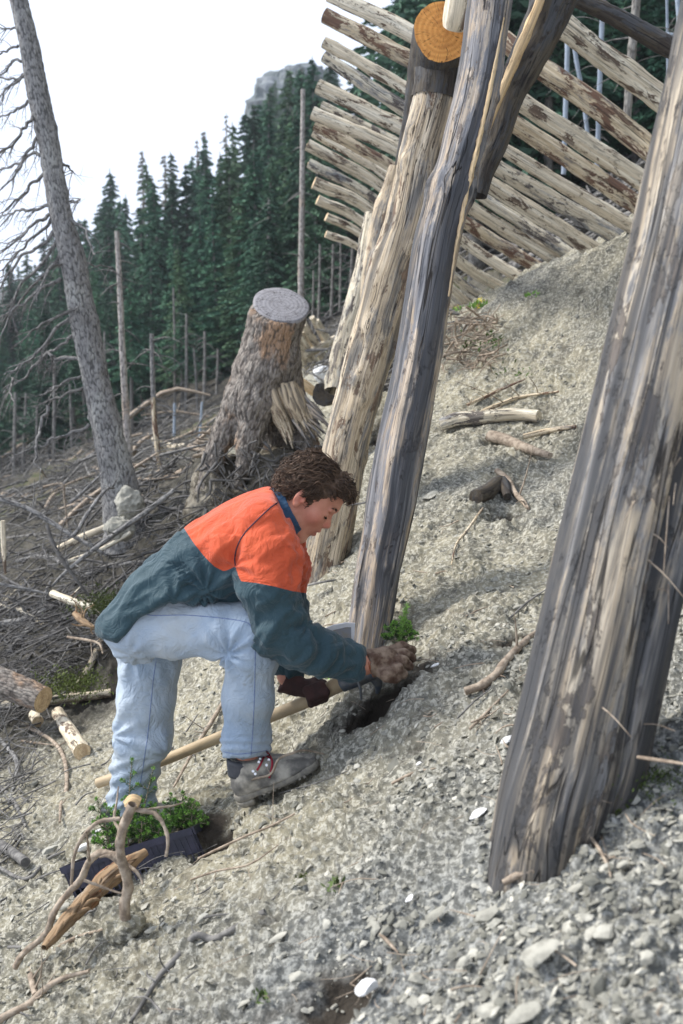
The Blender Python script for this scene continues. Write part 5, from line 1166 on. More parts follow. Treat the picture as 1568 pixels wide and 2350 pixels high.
# far cliff showing above the stand
s = SDF(); s.ell(at(628, 262, 150), (2.2, 4, 3.8), k=1.5).ell(at(652, 290, 150), (3, 4, 4.5), k=2).ell(at(650, 262, 152), (3.0, 4, 2.2), k=1.5).ell(at(700, 260, 152), (5, 5, 5), k=2)
V, Q = s.mesh(.45, 2); N = vnormals(V, Q); V = V + N * (1.2 * ridge(V, .25, 3, 3))[:, None]
mk("cliff", V, Q, M["rock"], smooth=False, attrs={"cv": np.clip(.4 + .5 * fbm(V, .4, 2, 4), 0, 1)}, kind="structure")
for i in range(60):
    px = rt.uniform(592, 770); Y = 138 + rt.uniform(0, 8); py = np.interp(px, [590, 620, 660, 700, 760], [250, 185, 150, 140, 130]) + rt.uniform(0, 80)
    q = at(px, py, Y); put_tree(PROTO[i % 2], q[0], Y, 10, "tiny far spruce on the cliff above the stand", "far spruces on the cliff").location.z = q[2] - 10
# ---------------------------------------------------------------- debris, roots, stones, plants
def gpath(pts, lift=0.0, y0=.7):
    out = []
    for q in pts:
        p = gat(q[0], q[1], y0) if len(q) == 2 else at(*q)
        if len(q) == 2: p = p + [0, 0, max(0.0, float(micro(p[None], p[1:2])[0]))]
        out.append(p + np.array([0, 0, lift if len(q) == 2 else 0]))
    return out
def stick(name, pts, rpx, mat, label, cat="branch", seed=0, twigs=0, cut=None, lift=None, tl=.1, tdir=(0, 0, .3), group=None, bump=.15, n=None, seg=8, taper=True):
    path = gpath(pts); Y = path[len(path) // 2][1]; r0 = rpx / pxm(Y); lf = (r0 * .55 if lift is None else lift)
    path = [p + (np.array([0, -.3, 1.0]) * lf if len(q) == 2 else 0) for p, q in zip(path, pts)]
    rad = [r0 * .9, r0, r0 * .85, r0 * (.45 if taper else .85)]; n = n or max(8, 5 * len(pts))
    if not twigs and cut is None:
        V, Q, g, C, fr, r = tube(path, rad, seg, n, bump=bump, seed=seed, knots=2); b = Bag(); b.add(V, Q, g)
        for e in (0, 1): W, f, gg = cap(V, seg, n, C, e, g); b.add(W, f, gg)
        return b.build(name, M[mat], label=label, cat=cat, group=group, base=path[0])
    t = thing(name, path[0], label, cat, group); V, Q, g, C, fr, r = tube(path, rad, seg, n, bump=bump, seed=seed, knots=3); mk("stem", V, Q, M[mat], t, attrs={"gr": g})
    for e in (0, 1):
        W, f, gg = cap(V, seg, n, C, e, g); mk("cut_end", W, f, M[cut or mat], t, attrs={"gr": gg})
    if twigs:
        rb = np.random.default_rng(seed + 7); b = Bag()
        for _ in range(twigs):
            i = rb.integers(1, n - 1); d = (np.array(tdir) + rb.normal(0, .5, 3)) * tl * rb.uniform(.4, 1.1); b.tube([C[i], C[i] + d * .5 + rb.normal(0, tl * .08, 3), C[i] + d], [r0 * .32, r0 * .22, r0 * .08], 4, 6)
        b.build("twigs", M[mat], t, kind="stuff")
    return t
ST = [
 ("fallen_stem", [(-20,1140,6.5),(60,1165,6.45),(120,1200,6.4),(165,1228,6.35),(221,1260,6.3),(245,1275,6.3)], 6, "bark_dead", "long grey fallen stem sloping down from the left edge to the pole pile", 12),
 ("fallen_stem", [(400,1125,6.2),(337,1174,6.2),(250,1235,6.15),(160,1305,6.1),(120,1345,6.1)], 6.5, "bark_dead", "long grey pole rising to the right behind the man's back", 12),
 ("branch", [(108,1205,5.6),(125,1255,5.55),(160,1310,5.5),(205,1368,5.5)], 5.5, "twig_dark", "black charred looking stick crossing the debris below the grey stems", 8),
 ("log", [(130,1262,7),(200,1228,7),(290,1192,7)], 9, "log", "pale peeled log lying under the leaning dead spruce", 0),
 ("log", [(155,1290,6.6),(230,1262,6.6),(300,1222,6.6)], 6, "log_grey", "thinner grey log just below the pale one under the dead spruce", 0),
 ("branch", [(6,1195,6),(8,1250,6),(12,1318,6)], 6, "log", "short whitish stick standing upright at the left edge", 0),
 ("log", [(120,1362,5.8),(160,1378,5.7),(214,1392,5.6)], 10, "log", "broken pale log piece in the debris left of his jacket hem", 4),
 ("branch", [(-10,1338,5.8),(60,1352,5.8),(110,1362,5.8)], 4, "bark_dead", "thin grey stick entering from the left edge above the bark covered log", 6),
 ("branch", [(-10,1240),(50,1232),(115,1226)], 3, "twig", "thin level twig crossing the upper debris", 8),
 ("branch", [(98,1118,8),(142,1111,8),(148,1146,8),(155,1210,8)], 3, "twig_pale", "bent whitish twig hooked in front of the dead spruce foot", 0),
 ("root_piece", [(172,1408,5.3),(190,1425,5.25),(215,1440,5.2)], 9, "rust_wood", "rust orange splintered wood beside his jacket hem", 6),
 ("branch", [(165,1232,6.3),(180,1215,6.3),(200,1180,6.4),(242,1125,6.6),(262,1120,6.8)], 5, "bark_dead", "dark dead bough reaching up to the dead spruce trunk", 8),
 ("branch", [(160,1155,7),(200,1120,7.1),(235,1085,7.2)], 3.5, "bark_dead", "straight dead bough left of the dead spruce foot", 6),
 ("broken_pole", [(240,1462),(222,1500),(205,1535),(160,1604)], 9, "log", "broken pale pole ending under his jacket hem", 0),
 ("branch", [(155,1462,5.2),(205,1470,5.1),(228,1478,5.05),(236,1500,5.0)], 3.5, "twig_pale", "crooked whitish twig touching the broken pale pole", 4),
 ("log", [(-10,1630),(100,1618),(180,1606),(255,1598)], 12, "log", "long straight pale log lying level at the left edge", 0),
 ("branch", [(62,1676),(118,1701),(148,1752),(153,1814),(141,1850),(138,1890)], 6, "twig_pale", "pale crooked branch running down the slope left of the jeans", 4),
 ("branch", [(40,1700),(80,1706),(125,1712)], 3, "twig_pale", "thin pale stick crossing the top of the crooked branch", 2),
 ("branch", [(520,1600),(482,1665),(450,1716),(399,1809)], 5.5, "twig_pale", "straight pale stick on the slope seen between his legs", 3),
 ("branch", [(380,1735),(420,1690),(455,1640)], 2.5, "twig", "thin twig beside the pale stick between his legs", 3),
 ("root", [(455,1972),(505,1948),(563,1921),(620,1898),(680,1868),(740,1858)], 3.5, "twig_pale", "thin pale root trailing uphill right of the plant tray", 4),
 ("root", [(438,2020),(500,2000),(572,1985),(640,1940)], 3, "twig_pale", "lower of two thin roots right of the plant tray", 4),
 ("root", [(609,2108),(537,2141),(490,2160),(450,2177),(408,2210),(368,2248),(335,2295),(300,2350)], 9, "twig", "thick half buried root curving across the bottom left", 5),
 ("root", [(-10,2362),(15,2345),(66,2310),(98,2290),(143,2259),(205,2233)], 10, "twig_pale", "forked root at the bottom left corner, its lower arm", 4),
 ("root", [(82,2296),(72,2253),(100,2225),(133,2202),(174,2167),(240,2136)], 8, "twig_pale", "pale root arm rising from the bottom left fork", 4),
 ("root", [(20,2190),(80,2170),(150,2130),(200,2100)], 5, "twig", "grey root lying below the rusty splintered wood", 3),
 ("branch", [(-10,1990),(60,2020),(110,1985),(150,1960)], 5, "twig", "grey stick left of the plant tray corner", 4),
 ("branch", [(0,2078),(50,2040),(105,2010),(140,1998)], 3, "twig", "thin stick pointing at the plant tray corner", 3),
 ("log", [(-15,1935),(20,1955),(60,1985)], 13, "twig", "weathered branch stub at the left edge beside pale stones", 0),
 ("driftwood", [(1013,984),(1050,972),(1100,968),(1180,962),(1236,965)], 17, "log_grey", "grey old log half buried in the slope between the posts", 0),
 ("branch", [(1072,932),(1130,905),(1205,872)], 4, "log_brown", "upper reddish stick above the half buried grey log", 2),
 ("branch", [(1080,972),(1109,947),(1150,930),(1194,917),(1283,901)], 5, "log_brown", "reddish brown branch lying over the half buried grey log", 5),
 ("branch", [(1202,1006),(1260,992),(1322,982)], 7, "log_brown", "dark brown bark strip right of the grey old log", 0),
 ("root", [(1122,1008),(1160,1018),(1200,1034),(1262,1054)], 15, "twig_pale", "thick pale root bulge below the grey old log", 0),
 ("root", [(1140,1090),(1165,1105),(1180,1133),(1200,1155),(1212,1182)], 8, "twig_pale", "pale root arching down beside a dark bark plate", 2),
 ("bark_plate", [(1092,1160),(1120,1140),(1150,1120),(1165,1150)], 20, "dark_post", "dark twisted bark plate sticking out of the middle slope", 0),
 ("branch", [(1108,1178),(1075,1215),(1048,1250),(1036,1298)], 3.2, "log_brown", "reddish twig curving down the middle slope", 0),
 ("root", [(1067,1592),(1105,1578),(1136,1559),(1167,1521),(1210,1474),(1240,1455)], 11, "twig_pale", "thick pale root ending bluntly left of the broad trunk", 2),
 ("branch", [(1078,1675),(1120,1635),(1167,1586)], 4.5, "twig_pale", "pale stick parallel to the thick root, just below it", 0),
 ("branch", [(1050,1650),(1090,1610),(1130,1580)], 2.5, "twig", "thin grey stick between the thick root and the pale stick", 0),
 ("branch", [(900,1800),(950,1782),(1000,1765)], 4, "twig_pale", "small pinkish bark strip on the slope right of the boot", 0),
 ("bark_strip", [(1155,2030),(1190,2012),(1225,1998),(1258,1982)], 9, "twig_pale", "pale wood splinter lying at the foot of the broad trunk", 0),
 ("branch", [(873,2146),(893,2166),(914,2189)], 5, "twig_pale", "short pale peg above the round white stone", 0),
 ("branch", [(1465,1738,1.75),(1520,1746,1.68),(1590,1756,1.6)], 5, "twig_pale", "pale stick entering from the right edge behind the broad trunk", 0),
 ("branch", [(1330,1890),(1360,1830),(1400,1790),(1470,1745)], 4, "twig_pale", "upper arching twig at the right foot of the broad trunk", 6),
 ("branch", [(1325,1900),(1380,1850),(1430,1820),(1480,1765)], 3.5, "twig_pale", "lower arching twig at the right foot of the broad trunk", 6),
 ("branch", [(1330,1890),(1375,1950),(1395,2030),(1400,2060)], 5, "twig_pale", "pale twig running downhill from the broad trunk foot", 2),
 ("branch", [(1400,2200),(1440,2120),(1500,2060)], 3.5, "twig", "grey twig in the lower right corner area", 2),
 ("branch", [(640,1822),(720,1800),(800,1770)], 2, "twig", "fine dry twig right of the boot toe", 0),
 ("branch", [(1170,1420),(1215,1380),(1260,1350)], 3, "twig", "thin grey twig left of the middle of the broad trunk", 0),
 ("root", [(556,1795,2.83),(590,1786,2.82),(622,1776,2.81),(640,1742,2.81),(668,1730,2.82),(700,1722,2.84),(760,1733,2.9),(800,1725,3.0)], 3.2, "twig_pale", "thin pale root snaking over the near boot", 2),
 ("branch", [(855,905,6.3),(880,870,6.2),(905,842,6.2)], 4, "twig_dark", "dark stub poking out between the tan and the grey post", 0),
 ("branch", [(700,1345,4.6),(745,1335,4.5),(800,1328,4.5)], 3, "twig", "twig at the foot of the tan post", 0),
 ("branch", [(796,1160,4.1),(812,1157,4.05),(838,1153,3.98),(846,1140,3.9)], 2.6, "twig_dark", "thin dark splinter pointing at the man's forehead from the grey post", 0),
 ("plank", [(676,872,8),(705,888,8),(742,912,8)], 13, "split", "pale split plank between the stump and the tan post", 0),
 ("log", [(742,905,7.4),(762,900,7.6),(790,890,8)], 30, "dark_post", "dark hollow log end behind the tan post", 0),
]
for i, (nm, pts, r_, mt, lb, tw) in enumerate(ST):
    stick(nm, pts, r_, mt, lb, cat={"fallen_stem": "log", "driftwood": "log", "broken_pole": "log", "root_piece": "wood", "bark_plate": "bark", "bark_strip": "wood"}.get(nm, nm), seed=300 + i, twigs=tw, cut="cut_pale" if nm in ("log", "broken_pole") and mt == "log" else None, tl=.22 if pts[0][1] < 1480 else .09, taper=nm not in ("log", "driftwood"), seg=10 if r_ > 7 else 6)
for i, (pts, r_, mt, lb) in enumerate([
  ([(-10,1440),(60,1425),(130,1390)], 9, "bark_dead", "thick grey bough under the left end of the bark covered log"),([(20,1500),(70,1440),(120,1330)], 7, "bark_dead", "steep grey bough crossing the thick one at the left edge"),
  ([(300,1400),(330,1330),(420,1240)], 7, "twig_dark", "dark bough rising behind the small of his back"),([(190,1330),(260,1300),(360,1290)], 6, "bark_dead", "level grey bough in the hollow behind his back"),
  ([(40,1290),(110,1280),(190,1330)], 6, "bark_dead", "grey bough lying under the black stick"),([(250,1340),(210,1400),(200,1450)], 6, "twig_dark", "short dark bough hanging down to the rust orange wood"),
  ([(-10,1390),(40,1400),(100,1440)], 8, "log_grey", "thick grey stem piece sloping down from the left edge"),([(330,1150),(390,1175),(450,1150)], 7, "twig_dark", "dark root like bough between the dead spruce and the stump"),
  ([(0,1700),(40,1760),(20,1850)], 6, "bark_dead", "grey bough hanging along the lower left edge"),([(-10,1800),(30,1840),(60,1900)], 6, "twig", "short grey bough above the weathered branch stub")]):
    stick("bough", pts, r_, mt, lb, cat="branch", seed=700 + i, twigs=9, tl=.25)
# bark covered log and sawn pieces at the left edge
log_thing("log", [at(-60, 1545, 5.3), at(20, 1572, 5.2), at(100, 1606, 5.1)], [.085, .08, .07], M["bark_stump"], M["cut_pale"], "thick bark covered log at the left edge above the pale level log", seed=51, bump=.08)
q0, q1 = gat(128, 1655), gat(192, 1738); log_thing("log", [q0 + [0, .05, .03], (q0 + q1) / 2 + [0, 0, .04], q1 + [0, -.02, .035]], [.036, .038, .040], M["log"], M["cut_pale"], "short sawn log with its round pale end facing the camera", seed=52, n=30)
q0 = gat(88, 1668); log_thing("log", [q0 + [-.06, .12, .03], q0 + [0, 0, .03]], [.03, .032], M["log"], M["cut_pale"], "small round sawn chunk beside the short sawn log", seed=53, n=12)

# tangled brushwood of the left hollow and the far slope (nobody could count it)
def brush(name, n, px0, px1, py0, py1, L0, L1, r0, r1, mat, label, seed, keep=None, up=.25, ymax=40, y0=.7):
    r = np.random.default_rng(seed); px, py = r.uniform(px0, px1, n), r.uniform(py0, py1, n)
    if keep is not None: k = keep(px, py); px, py = px[k], py[k]
    pts, ok = gat_many(px, py, y0, ymax); b = Bag()
    for p in pts[ok]:
        L = (L0 + (L1 - L0) * r.random() ** 2) * (.6 + p[1] / 14); a = r.uniform(0, 6.28); d = np.array([math.cos(a), math.sin(a), r.normal(up * .4, abs(up))]); d[2] += .35 * d[0]; d *= L / np.linalg.norm(d); q = p - d * .4 + [0, 0, r.uniform(0, L * .35)]
        rr = (r0 + (r1 - r0) * r.random() ** 3 * 1.5) * (.6 + p[1] / 14); b.tube([q, q + d * .5 + r.normal(0, L * .07, 3), q + d + r.normal(0, L * .05, 3)], [rr, rr * .8, rr * .4], 4, 6, c=r.random())
    return b.build(name, M[mat], label=label, cat="brushwood", kind="stuff")
hollow = lambda x, y: (y < 1640 - x * .75) & (y > 1080 - .0 * x)
brush("brushwood", 620, -40, 520, 1150, 1650, .12, .5, .0022, .007, "twig", "tangle of grey dead twigs filling the hollow on the left", 1, lambda x, y: (y < 1660 - x * .62) & (x < 300 + (1500 - y) * .5))
brush("brushwood", 1100, -40, 300, 1380, 1680, .12, .5, .002, .007, "twig_dark", "dark mesh of fine twigs below the fallen stems", 2, lambda x, y: y < 1690 - x * .75)
brush("brushwood", 260, -40, 130, 1600, 1990, .1, .35, .0025, .006, "twig", "loose grey twigs along the lower left edge", 3, lambda x, y: x < 150 - (y - 1600) * .3, y0=2.5)
brush("brushwood", 1300, -60, 620, 960, 1200, .2, .7, .0035, .010, "twig", "pale scrub and slash covering the far slope", 4, y0=9)
brush("brushwood", 70, -60, 620, 960, 1180, .3, .9, .012, .026, "twig_pale", "cut stems scattered on the far slope", 5, y0=9)
brush("brushwood", 500, 690, 1000, 720, 900, .2, .7, .004, .012, "twig", "slash lying behind the posts", 6, y0=7.6)
brush("brushwood", 600, -40, 520, 1130, 1420, .15, .5, .003, .008, "twig_dark", "dark undergrowth of dead twigs in the hollow behind the man", 16)
brush("brushwood", 160, 1015, 1140, 730, 860, .12, .35, .003, .007, "twig_pale", "bundle of dry roots hanging out of the bank behind the grey post", 7, up=-.4)
brush("brushwood", 900, 1040, 1568, 380, 640, .3, .9, .012, .035, "twig", "branch pile behind the feet of the barrier logs", 8, y0=9.5)
brush("root_litter", 260, 350, 1568, 700, 2350, .03, .16, .0012, .0032, "twig_pale", "thin dry rootlets and twigs strewn over the raw slope", 17, up=.05)
brush("root_litter", 90, -20, 500, 1650, 2350, .04, .2, .0015, .004, "twig", "grey twigs strewn over the lower left slope", 18, up=.05)
# moss and dark green tufts
def tuft(px, py, n, size, mat, label, name="plant", Y=None, cat="plant", kind=None, sp=None, seed=0, h=1.0):
    r = np.random.default_rng(seed); p0 = gat(px, py) if Y is None else at(px, py, Y); sp = sp or size
    c = p0 + r.normal(0, 1, (n, 3)) * np.array([sp, sp, sp * .35]); d = r.normal(0, 1, (n, 3)) + [0, -.2, h]; d /= np.linalg.norm(d, axis=1)[:, None]; s_ = size * r.uniform(.4, 1, n)[:, None]; e = np.cross(d, r.normal(size=(n, 3))); e /= np.linalg.norm(e, axis=1)[:, None]
    W = np.stack([c, c + d * s_ * .5 + e * s_ * .18, c + d * s_, c + d * s_ * .5 - e * s_ * .18], 1).reshape(-1, 3)
    return mk(name, W, np.arange(len(W)).reshape(-1, 4), M[mat], smooth=False, base=p0, attrs={"cv": np.repeat(r.random(n) * .5, 4)}, label=label, cat=cat, kind=kind)
tuft(245, 1385, 1500, .028, "moss", "dark mossy clump behind his lower back", Y=5.6, sp=.09, seed=1, name="moss_clump", cat="moss", kind="stuff")
tuft(165, 1570, 1500, .028, "moss", "dark mossy clump left of the broken pale pole", Y=5.4, sp=.10, seed=2, name="moss_clump", cat="moss", kind="stuff")
tuft(1505, 1790, 1100, .012, "moss", "green moss patch right of the broad trunk", sp=.045, seed=3, name="moss_clump", cat="moss", kind="stuff")
tuft(1222, 684, 60, .05, "bud", "small bright green sprig high on the bare slope", sp=.025, seed=4)
tuft(1100, 705, 90, .06, "bud", "taller yellow flowering weed on the crest of the slope", sp=.03, seed=5, h=2)
tuft(1052, 712, 60, .05, "bud", "shorter weed left of the flowering one on the crest", sp=.025, seed=6)
tuft(700, 2022, 40, .03, "moss", "dark green sprig below the boot", sp=.012, seed=7, h=1.5)
tuft(765, 2038, 30, .028, "moss", "reddish green sprig right of the dark one below the boot", sp=.015, seed=8)
tuft(760, 1553, 50, .03, "bud", "tiny light green sprig under the sleeve", Y=3.3, sp=.015, seed=9)
tuft(1425, 1860, 60, .02, "moss", "small green sprout among the twigs by the broad trunk", sp=.012, seed=10)
tuft(600, 2290, 30, .02, "moss", "faint green shoot near the bottom edge", sp=.01, seed=11)
tuft(1130, 790, 120, .05, "moss", "low green weed above the hanging roots", sp=.09, seed=12)
tuft(1180, 860, 60, .04, "moss", "low green weed right of the hanging roots", sp=.07, seed=13)
for i, (x, y) in enumerate(((1049, 704), (1101, 693), (1098, 712), (1106, 700))):
    p = gat(x, y + 14) + [0, 0, .05 + .01 * i]; r = np.random.default_rng(i); d = r.normal(size=(9, 3)); d /= np.linalg.norm(d, axis=1)[:, None]; e = np.cross(d, [0, 0, 1.]); W = np.stack([p + 0 * d, p + d * .015 + e * .01, p + d * .026, p + d * .015 - e * .01], 1).reshape(-1, 3)
    mk("flower", W, np.arange(36).reshape(-1, 4), M["yellow"], smooth=False, base=p, label=["yellow flower of the shorter weed on the crest", "topmost yellow flower on the crest", "lowest yellow flower on the crest", "middle yellow flower of the taller weed"][i], cat="flower")
# stones that can be picked out
BS = [ # px, py, rx, ry, white, label
 (853,2274,40,38,1,"round flat white stone at the bottom centre"),(1262,2236,62,24,0,"large pale oblong slab at the bottom right"),(1124,2322,40,30,0,"light angular stone at the bottom edge right of the white one"),(1395,2161,34,34,0,"rounded grey stone right of the pale slab"),
 (1093,1862,26,12,1,"small white oblong stone left of the trunk foot"),(1160,1684,20,9,1,"white splinter shaped stone left of the broad trunk"),(935,2056,15,11,1,"small white pebble in the lower middle"),(988,2090,34,14,0,"pale oblong stone above the lower hollow"),
 (1009,1388,14,8,0,"small flat stone above the seedling hole"),(1114,2108,40,28,0,"large pale clod below the trunk foot"),(1212,2350,50,30,0,"pale stone cut by the bottom edge"),(700,2040,12,8,0,"pebble beside the dark green sprig"),
 (187,1945,22,16,1,"white stone left of the seedlings"),(225,1910,18,14,1,"white angular stone behind the tray corner"),(120,1965,26,15,0,"flat grey stone left of the tray"),(150,2090,20,14,0,"whitish stone under the tray corner"),(185,1995,18,14,0,"pale stone at the left end of the tray"),
 (205,1920,14,10,0,"small grey stone behind the tray corner"),(370,1150,1,1,0,""),(480,2255,16,12,0,"pale stone in the lower left slope"),(690,2255,30,18,0,"buff stone near the bottom edge"),(560,2305,22,14,0,"small buff stone at the bottom left of centre"),
 (890,2380,60,28,0,"long pale stone cut off by the bottom edge"),(1330,2060,24,16,0,"grey stone below the trunk foot"),(1440,2010,20,14,0,"grey stone right of the trunk foot"),(1500,2230,30,20,0,"dull grey stone in the lower right corner"),(960,1750,10,7,1,"white pebble on the sunny slope"),
 (1190,1395,14,9,0,"pale chip left of the broad trunk"),(920,1232,20,10,0,"pale flat chip above the grey post foot"),(985,1130,26,9,0,"flat pale chip on the upper slope"),(1005,1545,16,9,1,"white chip right of the hole"),(800,1745,12,8,0,"grey chip right of the boot toe"),
 (470,2120,22,14,0,"buff stone above the thick buried root"),(350,2140,20,12,0,"pale stone beside the twisted root foot"),(1060,2200,26,18,0,"grey stone left of the pale slab"),(640,2160,26,12,0,"flat buff stone on the lower slope")]
V0, F0 = ico(2)
for i, (px, py, rx, ry, wh, lb) in enumerate(BS):
    if not lb: continue
    r = np.random.default_rng(500 + i); p = gat(px, py); k = pxm(p[1]); n_ = gnormal(np.array([p[0]]), np.array([p[1]]))[0]; p = p + n_ * float(micro(p[None], p[1:2])[0])
    ax = np.array([rx / k, max(rx * .75, ry * 1.1) / k, ry / k * .5]); T = np.cross([0, 1, 0], n_); T /= np.linalg.norm(T); B_ = np.cross(n_, T)
    W = V0 * (1 + .2 * noise3(V0 * 1.1 + i * 3.1, 1, i)[:, None])
    for _ in range(11):
        dd_ = r.normal(size=3); dd_ /= np.linalg.norm(dd_); W = W - np.outer(np.maximum(0, W.dot(dd_) - r.uniform(.5, .8)), dd_)
    W = W * (1 + .04 * noise3(V0 * 3.3 + i, 1, i)[:, None])
    L = (W * ax) @ np.stack([T, B_, n_]); c = p + n_ * (ax[2] * .5 + .014)
    mk("stone", L + c, F0, M["white_stone" if wh else "stone"], base=c, smooth=False, attrs={"cv": np.full(len(V0), .35 + .4 * r.random())}, label=lb, cat="stone")
# soil lumps at the foot of the dead spruce
def lump(px, py, Y, r3, label, mat, name="boulder", seed=0):
    s = SDF(); c = at(px, py, Y); s.ell(c, r3, k=.02); V, Q = s.mesh(max(r3) / 14); N = vnormals(V, Q); V = V + N * (max(r3) * (.22 * fbm(V - c, 2.2 / max(r3) * .6, 3, seed) + .05 * ridge(V - c, 6 / max(r3) * .6, 2, seed)))[:, None]
    return mk(name, V, Q, M[mat], base=c, attrs={"cv": np.full(len(V), .5)}, label=label, cat="boulder" if name == "boulder" else "clod")
lump(300, 1160, 6.9, (.095, .1, .12), "pale earth covered boulder at the foot of the dead spruce", "stone", seed=3)
lump(272, 1215, 6.7, (.10, .12, .08), "lower earth covered boulder left of the pale one", "stone", seed=4)
lump(288, 2125, 2.44, (.055, .05, .05), "muddy clod around the foot of the twisted root", "ground", "soil_clod", seed=5)
lump(738, 857, 12, (.10, .1, .10), "whitish boulder in the gap between the stump and the tan post", "white_stone", seed=6)
lump(1182, 1108, 4.95, (.06, .05, .045), "knotty earth lump beside the arching pale root", "soil", "soil_clod", seed=8)
# twisted root in the foreground
rtg = thing("twisted_root", at(286, 2110, 2.44), "upright twisted pale root with spidery arms in front of the plant tray", "root")
def arm(pts, r0, Y=2.42, r1=None, name="arm", seed=0):
    dd = np.linspace(0, (seed % 3 - 1) * .08, len(pts)); V, Q, g, C, fr, r = tube([at(x, y, Y + d) for (x, y), d in zip(pts, dd)], [r0 * 1.08 / pxm(Y), r0 * .9 / pxm(Y), (r1 or r0 * .4) / pxm(Y)], 10, 12 * len(pts), bump=.34, seed=seed, knots=5)
    mk(name, V, Q, M["twig_pale"], rtg, attrs={"gr": g})
arm([(290,2130),(286,2085),(293,2040),(292,2013),(282,1985),(276,1955),(279,1915),(290,1880),(304,1846)], 13, r1=11, name="stem", seed=3)
arm([(276,1880),(262,1880),(220,1890),(184,1931),(169,1972),(164,2029)], 5, seed=4, r1=3.5); arm([(280,1972),(258,1962),(230,1957),(205,1977),(189,2013),(153,2054),(123,2095),(107,2141),(51,2192),(35,2220)], 9, seed=5, r1=8)
arm([(300,1858),(322,1860),(358,1870),(379,1901),(385,1935),(381,1967)], 5.5, seed=6, r1=3.5); arm([(300,1862),(350,1856),(399,1849),(420,1842)], 3, seed=8); arm([(290,1985),(310,1998),(322,2014),(328,2030)], 4.5, seed=9)
arm([(192,2020),(220,2030),(262,2046),(290,2052)], 3.5, seed=10); arm([(274,1905),(262,1880),(268,1840),(272,1805)], 3.5, seed=11); arm([(205,1977),(202,1940),(198,1910)], 3.5, seed=12); arm([(278,1985),(250,1965),(228,1968)], 5, seed=13)
V, Q, g, C, fr, r = tube([at(292, 1850, 2.4), at(306, 1838, 2.4), at(322, 1842, 2.4)], [.014, .018, .012], 12, 12, bump=.4, seed=3); mk("knob", V, Q, M["split"], rtg, attrs={"gr": g})
# rusty splintered wood behind it
sw = thing("splintered_wood", gat(150, 2120), "rusty brown splintered wood wedge lying under the plant tray", "wood")
pp = [at(100, 2175, 2.35), at(155, 2110, 2.45), at(215, 2050, 2.55), at(262, 2005, 2.62), at(335, 1955, 2.7)]
V, Q, g, C, fr, r = tube(pp, [.008, .017, .023, .026, .010], 20, 70, bump=.3, flute=.3, seed=8); mk("splinter_block", V, Q, M["rust_wood"], sw, attrs={"gr": g})
b = Bag()
for i in range(14):
    j = rs.integers(5, 60); o_ = C[j]; d = (C[min(j + 9, 69)] - C[j]) + rs.normal(0, .012, 3); b.tube([o_ + [0, -.03, .0], o_ + d * .6 + [0, -.035, .01], o_ + d + [0, -.03, .0]], [.004, .006, .001], 5, 6, seed=i)
b.build("splinters", M["rust_wood"], sw, kind="stuff")

# ---------------------------------------------------------------- black plant tray and seedlings
TL, TR_, TB = at(140, 1991, 2.78), at(438, 1899, 2.86), at(472, 1881, 3.10)
e1 = TR_ - TL; e2 = TB - TR_; e3 = np.array([0.045, -.01, -.105])
tray = thing("plant_tray", TL + e3, "black plastic tray of spruce seedlings tilted on the slope", "tray")
def quadbox(a, u, v, t):
    """slab spanned by u and v with thickness vector t"""
    W = np.array([a, a + u, a + u + v, a + v, a + t, a + u + t, a + u + v + t, a + v + t]); return W, np.array([(0,3,2,1),(4,5,6,7),(0,1,5,4),(1,2,6,5),(2,3,7,6),(3,0,4,7)])
def slab(name, a, u, v, t, mat="plastic", parent=None): W, F = quadbox(a, u, v, t); return mk(name, W, F, M[mat], parent or tray, smooth=False)
n1_ = e1 / np.linalg.norm(e1); n2_ = e2 / np.linalg.norm(e2); n3_ = e3 / np.linalg.norm(e3)
ww = slab("wall", TL + n3_ * .02, e1, e3 * .52, n2_ * .003); slab("wall", TL + e2 + n3_ * .02, e1, e3 * .7, -n2_ * .003); slab("wall", TL + n3_ * .02, e2, e3 * .7, n1_ * .003); slab("wall", TR_ + n3_ * .01, e2, e3 * .95, -n1_ * .003)
slab("base", TL + e3, e1, e2, n3_ * .003)
slab("rim", TL - n2_ * .006, e1, n3_ * .022, n2_ * .0055); slab("rim", TL + e2 + n2_ * .001, e1, n3_ * .018, n2_ * .005); slab("rim", TL - n1_ * .006, e2, n3_ * .02, n1_ * .005); slab("rim", TR_ + n1_ * .001, e2, n3_ * .024, n1_ * .006)
for i in range(22):
    slab("rib", TL + e1 * (i + .3) / 22 + n3_ * .022 - n2_ * .003, n1_ * .0045, e3 * .80, n2_ * .0032)
for i in range(9): slab("rib", TR_ + e2 * (i + .4) / 9 + n3_ * .026, n2_ * .004, e3 * .72, n1_ * .003)
X_, Y_ = np.meshgrid(np.linspace(.02, .98, 60), np.linspace(.03, .97, 36)); Pq = TL + X_[..., None] * e1 + Y_[..., None] * e2 + n3_ * .022; Pq = Pq - n3_ * (.010 * fbm(Pq, 14, 3, 3) + .006 * np.abs(noise3(Pq, 60, 4)))[..., None]
i = np.arange(35)[:, None] * 60 + np.arange(59)[None]; mk("peat_fill", Pq.reshape(-1, 3), np.stack([i, i + 1, i + 61, i + 60], -1).reshape(-1, 4), M["peat"], tray)
